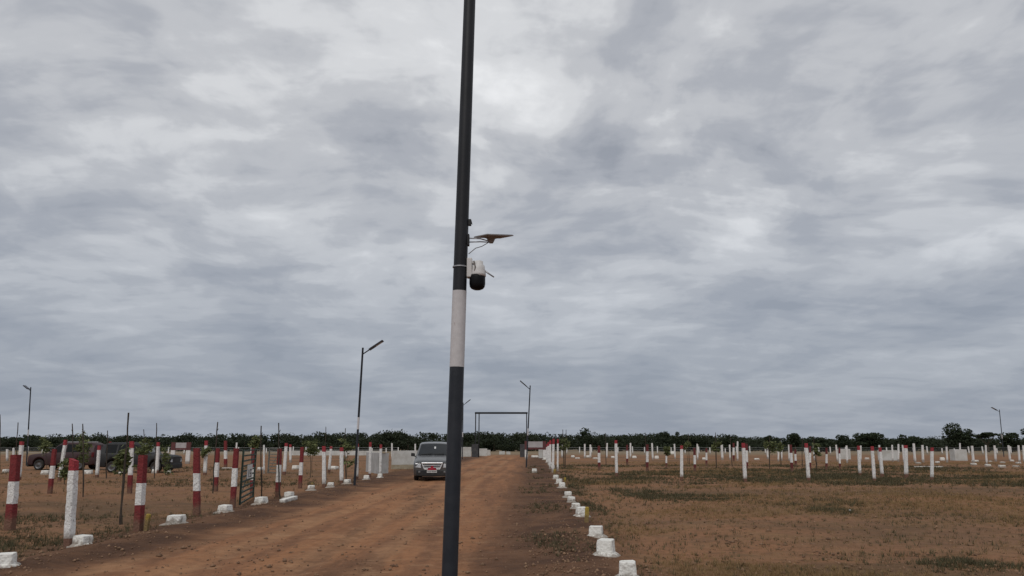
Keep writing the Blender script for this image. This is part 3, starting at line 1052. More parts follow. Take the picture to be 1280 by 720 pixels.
# ------------------------------------------------------------------ street lamps
def lamp_head(mb_arm, root, top_z, lx, side, reach, rise, yaw, cut):
    """arm bracket and flat solar luminaire rising outward from the pole"""
    zj = top_z - 0.28
    xj = lx * zj / top_z
    d = Vector((side * math.cos(yaw), math.sin(yaw), 0))
    a = Vector((xj, 0, zj))
    e = a + d * reach + Vector((0, 0, rise))
    m_ = a.lerp(e, 0.36)
    MB().tube([a, m_], 0.026, 8).build('arm', STEEL, root)
    dr = (e - a).normalized()
    sv = dr.cross(Vector((0, 0, 1))).normalized()
    nv = sv.cross(dr).normalized()
    b0 = a.lerp(e, 0.33)
    hw, th = 0.14, 0.028
    box = MB()
    box.hexa([b0 - sv * hw - nv * th, b0 + sv * hw - nv * th, e + sv * hw - nv * th, e - sv * hw - nv * th,
              b0 - sv * hw + nv * th, b0 + sv * hw + nv * th, e + sv * hw + nv * th, e - sv * hw + nv * th])
    head = box.build('lamp_head', LAMPBOX, root, bevel=0.008)
    q0, q1 = b0.lerp(e, 0.1), b0.lerp(e, 0.94)
    sgn = 1
    pan = MB()
    pan.hexa([q0 - sv * hw * .9 + nv * th, q0 + sv * hw * .9 + nv * th, q1 + sv * hw * .9 + nv * th, q1 - sv * hw * .9 + nv * th,
              q0 - sv * hw * .9 + nv * (th + .006), q0 + sv * hw * .9 + nv * (th + .006), q1 + sv * hw * .9 + nv * (th + .006), q1 - sv * hw * .9 + nv * (th + .006)])
    pan.build('solar_cells', PV, head)
    q0, q1 = b0.lerp(e, 0.45), b0.lerp(e, 0.9)
    led = MB()
    led.hexa([q0 - sv * hw * .7 - nv * (th + .006), q0 + sv * hw * .7 - nv * (th + .006), q1 + sv * hw * .7 - nv * (th + .006), q1 - sv * hw * .7 - nv * (th + .006),
              q0 - sv * hw * .7 - nv * th, q0 + sv * hw * .7 - nv * th, q1 + sv * hw * .7 - nv * th, q1 - sv * hw * .7 - nv * th])
    led.build('led_lens', LED, head)


def street_lamp(x, y, h, lean, label, side=1, reach=0.8, rise=0.6, yaw=0.0, r0=0.05, r1=0.04, band=(2.23, 2.72), low=POLE_D):
    root = empty('street_lamp', (x, y, gzf(x, y)), label, 'street lamp', 'solar street lamps on black poles')

    def seg(z0, z1, mat, name, e0=0.0):
        pts, rads = [], []
        n = max(2, int((z1 - z0) / 0.4) + 1)
        for k in range(n):
            z = z0 + (z1 - z0) * k / (n - 1)
            pts.append((lean * z / h, 0, z))
            rads.append(r0 + (r1 - r0) * max(z, 0) / h + e0)
        return MB().tube(pts, rads, 20).build(name, mat, root, smooth=False)

    def sm(o):
        smooth_by_angle(o, 40)
    sm(seg(-0.3, band[0], low, 'lower_shaft'))
    sm(seg(band[0], band[1], POLE_W, 'white_band', 0.0006))
    sm(seg(band[1], h, POLE_UP, 'upper_shaft'))
    lamp_head(None, root, h, lean, side, reach, rise, yaw, None)
    return root


# the near pole, leaning slightly; carries the camera
PX, PY = -0.3915, 4.7
street_lamp(PX, PY, 5.9, 0.117, 'tall charcoal pole with white band in the foreground carrying a security camera', 1, 0.8, 0.6, 0.5, 0.0500, 0.0385, (2.219, 2.708))
street_lamp(-6.40, 31.26, 5.61, 0.113, 'black street lamp leaning over the left verge, arm reaching right over road', 1, 0.85, 0.58)
street_lamp(1.01, 54.14, 5.77, 0.306, 'black street lamp at right side of the road before the gate arch', -1, 0.72, 0.62)
street_lamp(-37.41, 58.96, 6.0, -0.45, 'black street lamp far out in the left field, nearest the left edge', -1, 0.62, 0.42, 0.15)
street_lamp(61.06, 94.77, 5.79, 0.20, 'black street lamp far out in the right field by the tree line', -1, 0.95, 0.55)
street_lamp(-5.04, 77.6, 5.71, 0.005, 'street lamp almost hidden behind the foreground pole, only its arm tip showing', 1, 0.75, 0.6)


def pole_x(z):
    return PX + 0.117 * z / 5.9


# ------------------------------------------------------------------ camera and solar panel on the near pole
PG = gzf(PX, PY)
cz = 2.80
root = empty('security_camera', (pole_x(cz) + 0.05, PY, PG + cz), 'white security camera with black dome strapped to the foreground pole', 'camera')
MB().box(-0.006, 0.028, -0.030, 0.030, -0.005, 0.124).build('mounting_box', PLASTIC, root, bevel=0.006)
body = MB()
body.lathe((0.068, 0, 0), [(0.020, 0.108), (0.030, 0.104), (0.031, 0.082), (0.041, 0.074), (0.043, 0.05), (0.049, 0.022), (0.049, 0.004)][::-1], 24)
bo = body.build('housing', PLASTIC, root, smooth=True)
MB().box(0.028, 0.075, -0.022, 0.022, 0.085, 0.106).build('bracket_neck', PLASTIC, bo, bevel=0.004)
MB().lathe((0.062, 0, 0), [(0.049, 0.012), (0.0515, 0.0), (0.0515, -0.046), (0.048, -0.064), (0.039, -0.076), (0.024, -0.083), (0.008, -0.085)][::-1], 24).build('dome', BLACKP, root, smooth=True)
MB().tube([(0.105, -0.01, 0.044), (0.135, -0.01, 0.022), (0.170, -0.01, -0.002)], [0.006, 0.0052, 0.0045], 10).build('antenna', GALV, root, smooth=True)
MB().tube([(0.04, -0.034, 0.10), (0.05, -0.04, 0.06), (0.045, -0.036, 0.02)], 0.004, 8).build('cable', CABLE, root, smooth=True)
strap = MB()
rr_ = 0.0465
out, inn = rr_ + 0.003, rr_ - 0.002
n = 28
rs = []
for (rad, z) in ((inn, -0.004), (out, -0.004), (out, 0.004), (inn, 0.004)):
    rs.append([(-0.05 + rad * math.cos(2 * math.pi * k / n), rad * math.sin(2 * math.pi * k / n), 0.067 + z) for k in range(n)])
strap.rings(rs, cap=False)
strap.build('steel_strap', GALV, root)

sz_ = 3.05
root = empty('solar_panel', (pole_x(sz_) + 0.045, PY, PG + sz_), 'small solar panel on a thin bracket reaching right from the foreground pole', 'solar panel')
MB().box(-0.006, 0.008, -0.022, 0.022, -0.04, 0.035).build('wall_plate', TRIM, root, bevel=0.003)
MB().tube([(0.005, -0.012, 0.008), (0.08, -0.012, 0.004), (0.138, -0.008, -0.012)], 0.0038, 8).build('bracket_arm', GALV, root, smooth=True)
MB().tube([(0.005, 0.012, -0.012), (0.08, 0.012, -0.010), (0.138, 0.008, -0.014)], 0.0038, 8).build('bracket_arm', GALV, root, smooth=True)
MB().tube([(0.004, -0.01, -0.098), (0.02, -0.012, -0.085), (0.05, -0.014, -0.060), (0.09, -0.014, -0.048), (0.142, -0.006, -0.014)], 0.0026, 6).build('cable', CABLE, root, smooth=True)
jt = MB()
jt.hexa([(0.138, -0.014, -0.022), (0.162, -0.014, -0.022), (0.162, 0.014, -0.022), (0.138, 0.014, -0.022),
         (0.118, -0.03, 0.018), (0.178, -0.03, 0.018), (0.178, 0.03, 0.018), (0.118, 0.03, 0.018)])
jt.build('swivel_joint', PANELBACK, root, bevel=0.003)
pn = MB().box(-0.105, 0.105, -0.078, 0.078, -0.004, 0.003).build('panel', PANELBACK, root, bevel=0.002)
pn.location = (0.166, 0, 0.024)
pn.rotation_euler = (Matrix.Rotation(R(9.5), 3, 'X') @ Matrix.Rotation(R(-2.5), 3, 'Y') @ Matrix.Rotation(R(36), 3, 'Z')).to_euler()
MB().box(-0.100, 0.100, -0.073, 0.073, 0.003, 0.005).build('solar_cells', PV, pn)
pk = MB()
pk.hexa([(-0.04, -0.025, -0.014), (0.03, -0.025, -0.014), (0.03, 0.025, -0.014), (-0.04, 0.025, -0.014),
         (-0.055, -0.04, -0.004), (0.045, -0.04, -0.004), (0.045, 0.04, -0.004), (-0.055, 0.04, -0.004)])
pk.build('junction_box', PANELBACK, pn)

clz = 3.17
o = MB()
o.box(-0.004, 0.014, -0.018, 0.018, -0.022, 0.016)
o.hexa([(0.010, -0.012, -0.004), (0.022, -0.012, -0.016), (0.022, 0.012, -0.016), (0.010, 0.012, -0.004),
        (0.010, -0.012, 0.012), (0.016, -0.012, 0.010), (0.016, 0.012, 0.010), (0.010, 0.012, 0.012)])
o = o.build('cable_clip', TRIM, loc=(pole_x(clz) + 0.047, PY, PG + clz))
tag(o, 'small black clip fixed to the foreground pole above the solar panel', 'clip')


# ------------------------------------------------------------------ entrance arch
root = empty('entrance_arch', (-1.32, 92.3, 0), 'thin black steel entrance arch spanning the dirt road far ahead', 'arch')
gl, gr_ = -3.12, 3.23
for sx_ in (gl, gl + 0.42):
    MB().box(sx_ - 0.06, sx_ + 0.06, -0.06 - 2.2 * 0, 0.06, 0, 5.16).build('leg', STEEL, root)
for sx_ in (gr_ - 0.12,):
    MB().box(sx_ - 0.06, sx_ + 0.06, -0.06, 0.06, 0, 5.16).build('leg', STEEL, root)
MB().box(gl - 0.1, gr_ + 0.0, -0.07, 0.07, 5.16, 5.38).build('crossbeam', STEEL, root)
MB().box(gl - 0.42, gl + 0.36, -0.35, -0.07, 0, 1.55).build('pillar', DARKCOL, root)
MB().box(gr_ - 0.95, gr_ - 0.28, -0.35, -0.07, 0, 1.55).build('pillar', DARKCOL, root)


# ------------------------------------------------------------------ low walls and tanks
def low_wall(x0, x1, y0, y1, th, h, label, foot=True, name='low_wall', mat=None):
    mat = mat or WALLW
    dx, dy = x1 - x0, y1 - y0
    L_ = math.hypot(dx, dy)
    rz = math.atan2(dy, dx)
    root = empty(name, (x0, y0, gzf(x0, y0)), label, 'wall', 'low white walls', rz)
    n = max(1, int(L_ / 2.1))
    for k in range(n):
        a, b = L_ * k / n, L_ * (k + 1) / n
        MB().box(a + (0.006 if k else 0), b - 0.006, 0.0, th, 0.28 if foot else -0.05, h).build('panel', mat, root, bevel=0.01)
    if foot:
        MB().box(-0.01, L_ + 0.01, -0.02, th + 0.02, -0.1, 0.279).build('plinth', WALLFOOT, root, bevel=0.01)
    return root


low_wall(-8.03, -3.6, 51.1, 52.6, 0.16, 1.2, 'long low white wall behind the parked grey car')
root = empty('water_tank', (-7.48, 42.9, gzf(-7.48, 42.9)), 'low open grey and white cement tank behind two roadside posts', 'tank', None, 0)
tk = MB()
tk.hexa([(0, 0, -0.1), (-1.32, 3.2, -0.1), (-1.22, 3.26, -0.1), (0.09, 0.12, -0.1), (0, 0, 1.14), (-1.32, 3.2, 1.14), (-1.22, 3.26, 1.14), (0.09, 0.12, 1.14)][::1])
tk = MB()
tk.hexa([(0, 0, -0.1), (0.1, 0.12, -0.1), (-1.2, 3.3, -0.1), (-1.32, 3.2, -0.1), (0, 0, 1.14), (0.1, 0.12, 1.14), (-1.2, 3.3, 1.14), (-1.32, 3.2, 1.14)])
tk.build('side_wall', WALLG, root)
tk = MB()
tk.hexa([(0.012, 0.003, -0.1), (0.42, 0.85, -0.1), (0.34, 0.92, -0.1), (0.11, 0.122, -0.1), (0.012, 0.003, 1.13), (0.42, 0.85, 1.13), (0.34, 0.92, 1.13), (0.11, 0.122, 1.13)])
tk.build('end_wall', WALLW, root)

bits = [(-6.35, -5.06, 94.77, 1.17, 'white wall piece left of the entrance arch pillar'),
        (-4.36, -3.26, 100.32, 0.92, 'white wall piece beyond the arch, just right of its left pillar'),
        (-3.36, -2.92, 103.35, 0.74, 'short lower white wall piece adjoining the wall beyond the arch'),
        (-1.91, -1.07, 113.65, 0.47, 'low white wall piece far down the road under the arch beam'),
        (-0.83, -0.24, 113.65, 0.41, 'smallest low white wall piece far down the road'),
        (2.98, 3.44, 85.33, 1.05, 'white wall end left of the clustered roadside posts'),
        (3.67, 4.03, 87.5, 1.21, 'taller white wall end behind the clustered roadside posts'),
        (34.89, 36.08, 81.28, 1.08, 'small white wall panel left of the flat topped tree'),
        (36.78, 38.37, 75.89, 0.97, 'wide low white wall behind the right field front row'),
        (43.09, 44.29, 74.24, 1.06, 'square white wall panel in front of the big round tree')]
for x0, x1, y, h, lab in bits:
    low_wall(x0, x1, y, y, 0.9 if y < 90 and x0 > 20 else 0.25, h, lab, False)


# ------------------------------------------------------------------ sign boards
def sign_board(x0, x1, y, h, bh, label):
    root = empty('sign_board', ((x0 + x1) / 2, y, gzf(x0, y)), label, 'sign', 'red framed boards on posts')
    w = (x1 - x0) / 2
    for s_ in (-1, 1):
        lg = MB().box(s_ * w - 0.16, s_ * w + 0.16, -0.08, 0.08, -0.1, h - bh - 0.02).build('post', WHITE, root)
        MB().box(s_ * w - 0.17, s_ * w + 0.17, -0.09, 0.09, h - bh - 0.019, h).build('red_post_top', REDSIGN, root)
    MB().box(-w + 0.171, w - 0.171, -0.04, 0.04, h - bh * 0.75, h - 0.03).build('board', BOARD, root)
    MB().box(-w + 0.171, w - 0.171, -0.05, 0.05, h - bh, h - bh * 0.75 - 0.003).build('lower_rail', REDSIGN, root)
    return root


sign_board(-28.13, -26.87, 63.3, 1.75, 0.62, 'pale board between two red and white posts in the left field')
sign_board(1.50, 3.40, 80.0, 1.86, 0.85, 'pale board between red posts beside the entrance arch')


# ------------------------------------------------------------------ gates
def bar_gate(x0, y0, x1, y1, h, n, mat, label, plate):
    L_ = math.hypot(x1 - x0, y1 - y0)
    rz = math.atan2(y1 - y0, x1 - x0)
    root = empty('field_gate', (x0, y0, gzf(x0, y0) + 0.04), label, 'gate', 'metal bar gates', rz)
    t = 0.025
    for a in (0.06, L_ - 0.06):
        MB().box(a - 0.045, a + 0.045, -t, t, 0.0, h).build('stile', mat, root)
    for k in range(n):
        z = 0.04 + (h - 0.08) * k / (n - 1)
        MB().box(0.106, L_ - 0.106, -t * 0.7, t * 0.7, z - 0.022, z + 0.022).build('bar', mat, root)
    MB().tube([(0.1, 0.03, 0.1), (L_ - 0.1, 0.03, h - 0.1)], 0.012, 6).build('brace', mat, root)
    if plate:
        pz = h * 0.48
        pl = MB().box(L_ * 0.25, L_ * 0.62, -0.06, -0.045, pz - 0.06, pz + 0.34).build('number_plate', PLATEW, root)
        # blurred dark characters as in the photo: a one and a five like pair of strokes
        ink = MB()
        a0, w = L_ * 0.25, L_ * 0.37
        for (u0, u1, z0, z1) in ((0.20, 0.28, 0.02, 0.24), (0.45, 0.80, 0.20, 0.24), (0.45, 0.53, 0.13, 0.20), (0.45, 0.80, 0.10, 0.135), (0.72, 0.80, 0.04, 0.10), (0.45, 0.80, 0.01, 0.04)):
            ink.box(a0 + w * u0, a0 + w * u1, -0.064, -0.0605, pz - 0.04 + z0, pz - 0.04 + z1)
        ink.build('lettering', INK, pl)
    return root


bar_gate(-7.72, 21.9, -8.42, 25.1, 1.55, 11, GATEG, 'dark green barred gate with a small white plate between banded posts', True)
bar_gate(-14.0, 43.9, -13.0, 42.9, 1.42, 9, GATEM, 'faded grey barred gate farther out in the left field', False)


# ------------------------------------------------------------------ cars
def make_car(loc, rz, paint, label, keys, L_, ws0, ws1, wheels, front_detail=True, roof_rail=False, side_w=((1.35, 2.2), (2.3, 3.1), (3.2, 4.1)), wr=0.33):
    K = np.array(keys)
    ysamp = set(K[:, 0].tolist()) | set(np.linspace(0, L_, 30).round(3).tolist())
    ar = wr + 0.075
    for wc in wheels:
        for t in np.linspace(0, math.pi, 13):
            ysamp.add(round(wc + ar * math.cos(t), 4))
        ysamp.add(round(wc + ar + 0.004, 4))
        ysamp.add(round(wc - ar - 0.004, 4))
    ysamp = np.array(sorted(y for y in ysamp if 0 <= y <= L_))
    cols = [np.interp(ysamp, K[:, 0], K[:, j]) for j in range(1, 7)]

    def at(y):
        return [float(np.interp(y, K[:, 0], K[:, j])) for j in range(1, 7)]
    root = empty('parked_car', loc, label, 'car', 'parked cars', rz)
    mb = MB()
    rs = []
    for i, y in enumerate(ysamp):
        zb, zl, zt, wb, wl, wt_ = [c[i] for c in cols]
        for wc in wheels:
            d = abs(y - wc)
            if d <= ar:
                zb = max(zb, wr + math.sqrt(max(ar * ar - d * d, 0)))
        zm = min(max(0.56, zb + 0.10), zl - 0.05)
        half = [(0, zb), (wb - 0.05, zb), (wb, zb + 0.05), (wb + 0.025, zm), (wl, zl - 0.06), (wl - 0.03, zl), (wt_ + 0.035, zt - 0.075), (wt_ - 0.05, zt - 0.012), (wt_ * 0.5, zt + 0.012), (0, zt + 0.018)]
        ring = [(a, y, b) for a, b in half] + [(-a, y, b) for a, b in half[-2:0:-1]]
        rs.append(ring[::-1])
    mb.rings(rs)
    ob = mb.build('body', paint, root)
    smooth_by_angle(ob, 32)

    def top_pt(y, u, off):
        zb, zl, zt, wb, wl, wt_ = at(y)
        w = wt_ - 0.06
        x = u * w
        z = zt + 0.018 - 0.03 * abs(u) ** 2
        return Vector((x, y, z)) + off
    # windscreen and rear screen
    for (a, b, nm) in ((ws0 + 0.06, ws1 - 0.06, 'windscreen'),):
        g = MB()
        n1, n2 = 9, 7
        off = Vector((0, -0.012, 0.012))
        ids = []
        for j in range(n2):
            y = a + (b - a) * j / (n2 - 1)
            ids.append(g.add([top_pt(y, -1 + 2 * i / (n1 - 1), off) for i in range(n1)]))
        for j in range(n2 - 1):
            for i in range(n1 - 1):
                g.face((ids[j] + i, ids[j] + i + 1, ids[j + 1] + i + 1, ids[j + 1] + i))
        wo_ = g.build(nm, CARGLASS, root, smooth=True)
        if front_detail:
            q = [top_pt(a + (b - a) * t, u, off * 1.5) for (t, u) in ((0.52, 0.02), (0.52, 0.14), (0.72, 0.14), (0.72, 0.02))]
            k = MB()
            k.add(q)
            k.face((0, 1, 2, 3))
            k.build('sticker', PLATEW, wo_)
            for u0 in (-0.75, 0.05):
                MB().tube([top_pt(a, u0, off * 2.2), top_pt(a + 0.05, u0 + 0.65, off * 2.2)], 0.011, 6).build('wiper', TRIM, root)
    for s_ in (-1, 1):
        for (a, b) in side_w:
            g = MB()
            ids = []
            n1 = 6
            for i in range(n1):
                y = a + (b - a) * i / (n1 - 1)
                zb, zl, zt, wb, wl, wt_ = at(y)
                lo_ = Vector((wl - 0.03, y, zl))
                hi_ = Vector((wt_ + 0.035, y, zt - 0.075))
                p0, p1 = lo_.lerp(hi_, 0.06), lo_.lerp(hi_, 0.94)
                p0.x = (p0.x + 0.008) * s_
                p1.x = (p1.x + 0.008) * s_
                ids.append(g.add([p0, p1]))
            for i in range(n1 - 1):
                q = (ids[i], ids[i + 1], ids[i + 1] + 1, ids[i] + 1)
                g.face(q if s_ > 0 else q[::-1])
            g.build('side_window', CARGLASS if front_detail else DARKGLASS, root)
        # mirrors
        ym_ = ws0 + 0.35
        zb, zl, zt, wb, wl, wt_ = at(ym_)
        m_ = MB()
        m_.hexa([(s_ * (wl + 0.02), ym_, zl + 0.02), (s_ * (wl + 0.22), ym_ + 0.03, zl + 0.03), (s_ * (wl + 0.2), ym_ + 0.13, zl + 0.03), (s_ * (wl + 0.02), ym_ + 0.1, zl + 0.02),
                 (s_ * (wl + 0.03), ym_ + 0.01, zl + 0.17), (s_ * (wl + 0.21), ym_ + 0.03, zl + 0.19), (s_ * (wl + 0.19), ym_ + 0.12, zl + 0.19), (s_ * (wl + 0.03), ym_ + 0.1, zl + 0.17)])
        m_.box(min(s_ * (wl - 0.06), s_ * (wl + 0.05)), max(s_ * (wl - 0.06), s_ * (wl + 0.05)), ym_ + 0.03, ym_ + 0.08, zl + 0.0, zl + 0.05)
        m_.build('wing_mirror', TRIM, root, bevel=0.02)
        for wc in wheels:
            zb, zl, zt, wb, wl, wt_ = at(wc)
            xo = wb + 0.005
            wrt = empty('wheel', (0, 0, 0), None, None)
            wrt.parent = root
            prof = [(wr - 0.1, 0.0), (wr - 0.02, 0.0), (wr, -0.03), (wr, -0.17), (wr - 0.02, -0.2), (wr - 0.1, -0.2)]
            t_ = MB()
            seg = 28
            rr2 = []
            for (rad, ax) in prof:
                rr2.append([(s_ * (xo + ax), wc + rad * math.cos(2 * math.pi * k / seg), wr + rad * math.sin(2 * math.pi * k / seg)) for k in range(seg)])
            t_.rings(rr2, cap=False)
            t_.build('tyre', RUBBER, wrt, smooth=True)
            h_ = MB()
            rr2 = []
            for (rad, ax) in ((wr - 0.095, -0.005), (wr - 0.11, -0.02), (wr - 0.14, -0.045), (0.075, -0.02), (0.05, -0.012), (0.01, -0.012)):
                rr2.append([(s_ * (xo + ax), wc + rad * math.cos(2 * math.pi * k / seg) * (1 if (k % 4 or rad < 0.1 or rad > wr - 0.12) else 1), wr + rad * math.sin(2 * math.pi * k / seg)) for k in range(seg)])
            h_.rings(rr2, cap=False)
            rim = h_.build('rim', ALLOY, wrt, smooth=True)
            for k in range(5):
                a = 2 * math.pi * k / 5 + 0.3
                g = MB()
                pts = []
                for (rad, da) in ((0.09, -0.25), (0.09, 0.25), (wr - 0.125, 0.2), (wr - 0.125, -0.2)):
                    pts.append((s_ * (xo - 0.028), wc + rad * math.cos(a + da), wr + rad * math.sin(a + da)))
            # dark gaps between the spokes come from the recessed dish
        if roof_rail:
            pts = []
            for y in np.linspace(ws1 + 0.15, L_ - 0.7, 6):
                zb, zl, zt, wb, wl, wt_ = at(y)
                pts.append((s_ * (wt_ - 0.02), y, zt + 0.035))
            MB().tube(pts, 0.018, 6).build('roof_rail', GALV, root)
        # headlights wrap round the front corners
        zb, zl, zt, wb, wl, wt_ = at(0.0)
        x1 = at(0.32)[4]
        hl = MB()
        hl.hexa([(s_ * 0.50, -0.022, 0.58), (s_ * (wl + 0.012), 0.0, 0.61), (s_ * (x1 + 0.014), 0.36, 0.70), (s_ * 0.50, 0.2, 0.60),
                 (s_ * 0.53, -0.012, 0.78), (s_ * (wl + 0.004), 0.012, 0.80), (s_ * (x1 + 0.004), 0.46, 0.87), (s_ * 0.53, 0.2, 0.78)])
        hl.build('headlight', HEADLAMP, root, bevel=0.02)
        # tail lights
        zb, zl, zt, wb, wl, wt_ = at(L_ - 0.1)
        MB().box(s_ * (wl - 0.02) - 0.05, s_ * (wl - 0.02) + 0.05, L_ - 0.2, L_ - 0.04, 0.8, 1.12).build('tail_light', TAILRED, root, bevel=0.02)
    MB().box(-0.72, 0.72, -0.05, 0.1, 0.22, 0.50).build('lower_bumper', TRIM, root, bevel=0.04)
    if front_detail:
        fr_ = MB()
        q = [(-0.48, 0.81), (0.48, 0.81), (0.36, 0.54), (-0.36, 0.54)]
        gback = MB()
        gback.hexa([(-0.36, -0.02, 0.54), (0.36, -0.02, 0.54), (0.36, 0.05, 0.54), (-0.36, 0.05, 0.54), (-0.47, -0.02, 0.80), (0.47, -0.02, 0.80), (0.47, 0.05, 0.80), (-0.47, 0.05, 0.80)])
        g_ = gback.build('grille', TRIM, root)
        fm = MB()
        for i in range(4):
            a, b = q[i], q[(i + 1) % 4]
            r_ = 0.034 if i == 0 else 0.024
            fm.tube([(a[0], -0.03, a[1]), (b[0], -0.03, b[1])], r_, 8)
        fm.build('chrome_frame', CHROME, g_)
        for z in (0.62, 0.71):
            hw = 0.36 + (z - 0.54) / 0.27 * 0.12 - 0.02
            MB().box(-hw, hw, -0.042, -0.021, z - 0.013, z + 0.013).build('grille_bar', CHROME, g_, bevel=0.004)
        pl = MB().box(-0.23, 0.23, -0.075, -0.062, 0.375, 0.485).build('number_plate', PLATEW, root)
        ik = MB()
        rnd = random.Random(3)
        xk = -0.2
        while xk < 0.19:
            wk = rnd.uniform(0.02, 0.035)
            ik.box(xk, xk + wk, -0.0785, -0.0755, 0.405, 0.455)
            xk += wk + rnd.uniform(0.012, 0.03)
        ik.build('lettering', INK, pl)
        # red ribbon tied over the grille, drooping in two tails
        rb = MB()
        pts = [(-0.03, 0.74), (0.05, 0.745), (0.10, 0.64), (0.25, 0.56), (0.24, 0.49), (0.05, 0.50), (-0.02, 0.495), (-0.25, 0.49), (-0.26, 0.56), (-0.09, 0.64)]
        pts = [(x * 0.8, 0.49 + (z - 0.49) * 0.8) for x, z in pts]
        a = rb.add([(x, -0.062 - 0.012 * math.sin(x * 20), z) for x, z in pts])
        b = rb.add([(x, -0.048, z) for x, z in pts])
        n_ = len(pts)
        rb.face([a + i for i in range(n_)][::-1])
        rb.face([b + i for i in range(n_)])
        for i in range(n_):
            rb.face((a + i, a + (i + 1) % n_, b + (i + 1) % n_, b + i))
        rb.build('red_ribbon', REDCLOTH, root)
        for s_ in (-1, 1):
            fl_ = MB()
            fl_.rings([[(s_ * 0.58 + rad * math.cos(2 * math.pi * k / 14), yy, 0.40 + rad * math.sin(2 * math.pi * k / 14)) for k in range(14)] for (rad, yy) in ((0.06, -0.04), (0.055, -0.066), (0.02, -0.07))])
            fl_.build('fog_lamp', FOGL, root, smooth=True)
    return root


MPV = [(0.00, .30, .76, .83, .74, .78, .66), (0.06, .25, .82, .88, .82, .84, .72), (0.2, .23, .87, .93, .85, .865, .76), (0.6, .22, .97, 1.04, .86, .875, .79),
       (1.02, .22, 1.05, 1.12, .865, .88, .80), (1.95, .22, 1.09, 1.69, .865, .88, .68), (2.3, .22, 1.10, 1.75, .865, .88, .69), (3.0, .22, 1.11, 1.765, .865, .88, .69),
       (3.9, .22, 1.12, 1.74, .865, .875, .68), (4.3, .24, 1.13, 1.63, .855, .865, .66), (4.5, .28, 1.12, 1.32, .82, .84, .66), (4.58, .32, 1.0, 1.06, .78, .80, .68)]
SUV = [(0.00, .36, .80, .88, .68, .72, .62), (0.08, .32, .90, .95, .80, .82, .70), (0.3, .30, .95, 1.0, .84, .85, .74), (1.25, .30, 1.03, 1.07, .85, .86, .76),
       (1.95, .30, 1.07, 1.66, .85, .86, .62), (2.3, .30, 1.08, 1.72, .85, .86, .63), (3.9, .30, 1.10, 1.72, .85, .86, .62), (4.25, .32, 1.12, 1.58, .84, .85, .60), (4.4, .36, 1.05, 1.12, .80, .82, .64)]
GREYP = car_paint('grey_car_paint', (0.072, 0.077, 0.082), 0.22)
MAROONP = car_paint('maroon_car_paint', (0.030, 0.007, 0.009), 0.02, 0.6, 0.0, 0.0, 0.06)
BLACKCP = car_paint('black_car_paint', (0.005, 0.0055, 0.006), 0.02, 0.6, 0.0, 0.0, 0.06)
make_car((-3.70, 35.45, gzf(-3.66, 36.5)), R(3.2), GREYP, 'grey people carrier with red ribbon on its grille, facing the camera on the road', MPV, 4.58, 1.02, 1.95, (0.86, 3.60))
make_car((-30.95, 49.6, gzf(-29, 49.5)), R(-92), MAROONP, 'maroon SUV with roof rails parked side on in the left field', SUV, 4.4, 1.25, 1.95, (0.82, 3.45), False, True, ((1.75, 2.4), (2.5, 3.2), (3.3, 3.95)))
make_car((-20.1, 45.8, gzf(-22, 46)), R(88), BLACKCP, 'black SUV parked side on behind the leafy saplings', SUV, 4.4, 1.25, 1.95, (0.82, 3.45), False, False, ((1.75, 2.4), (2.5, 3.2), (3.3, 3.95)))


# ------------------------------------------------------------------ stakes and saplings
slab_ = ['left field', 'right field']
ls = sorted([s_ for s_ in STAKES if s_[0] < 0], key=lambda q: q[0] / q[1])
rs2 = sorted([s_ for s_ in STAKES if s_[0] >= 0], key=lambda q: q[0] / q[1])
for side, lst in ((0, ls), (1, rs2)):
    for i, (x, y, h, ln) in enumerate(lst):
        r = random.Random(900 + i + 50 * side)
        n = 9
        pts, rads = [], []
        ph = r.uniform(0, 6)
        for k in range(n):
            t = k / (n - 1)
            z = -0.2 + (h + 0.2) * t
            pts.append((ln * t + 0.03 * math.sin(ph + 4 * t) + r.uniform(-0.01, 0.01), r.uniform(-0.02, 0.02), z))
            rads.append((0.019 + 0.008 * r.random()) * (1 - 0.25 * t) * (1.2 if y > 38 else 1.0))
        mb = MB().tube(pts, rads, 7)
        if r.random() < 0.6:
            q = Vector(pts[-2])
            mb.tube([q, q + Vector((r.choice((-1, 1)) * 0.05, 0, 0.10))], [0.014, 0.009], 5)
        o = mb.build('wooden_stake', STAKE, loc=(x, y, gzf(x, y)))
        tag(o, 'thin dark wooden stake, %s from left in the %s' % (ORD[i], slab_[side]), 'stake', 'stakes holding saplings')


def leaf_quads(cent, size, rnd, flat=0.5):
    """numpy leaf cards: cent (n,3), size (n,)"""
    n = len(cent)
    d = rnd.normal(size=(n, 3))
    d[:, 2] *= flat
    d /= np.linalg.norm(d, axis=1)[:, None] + 1e-9
    e = rnd.normal(size=(n, 3))
    e -= (e * d).sum(1)[:, None] * d
    e /= np.linalg.norm(e, axis=1)[:, None] + 1e-9
    L2 = d * size[:, None]
    W2 = e * (size * 0.5)[:, None]
    q = np.stack([cent - L2, cent + W2, cent + L2, cent - W2], axis=1)
    return q.reshape(-1, 3)


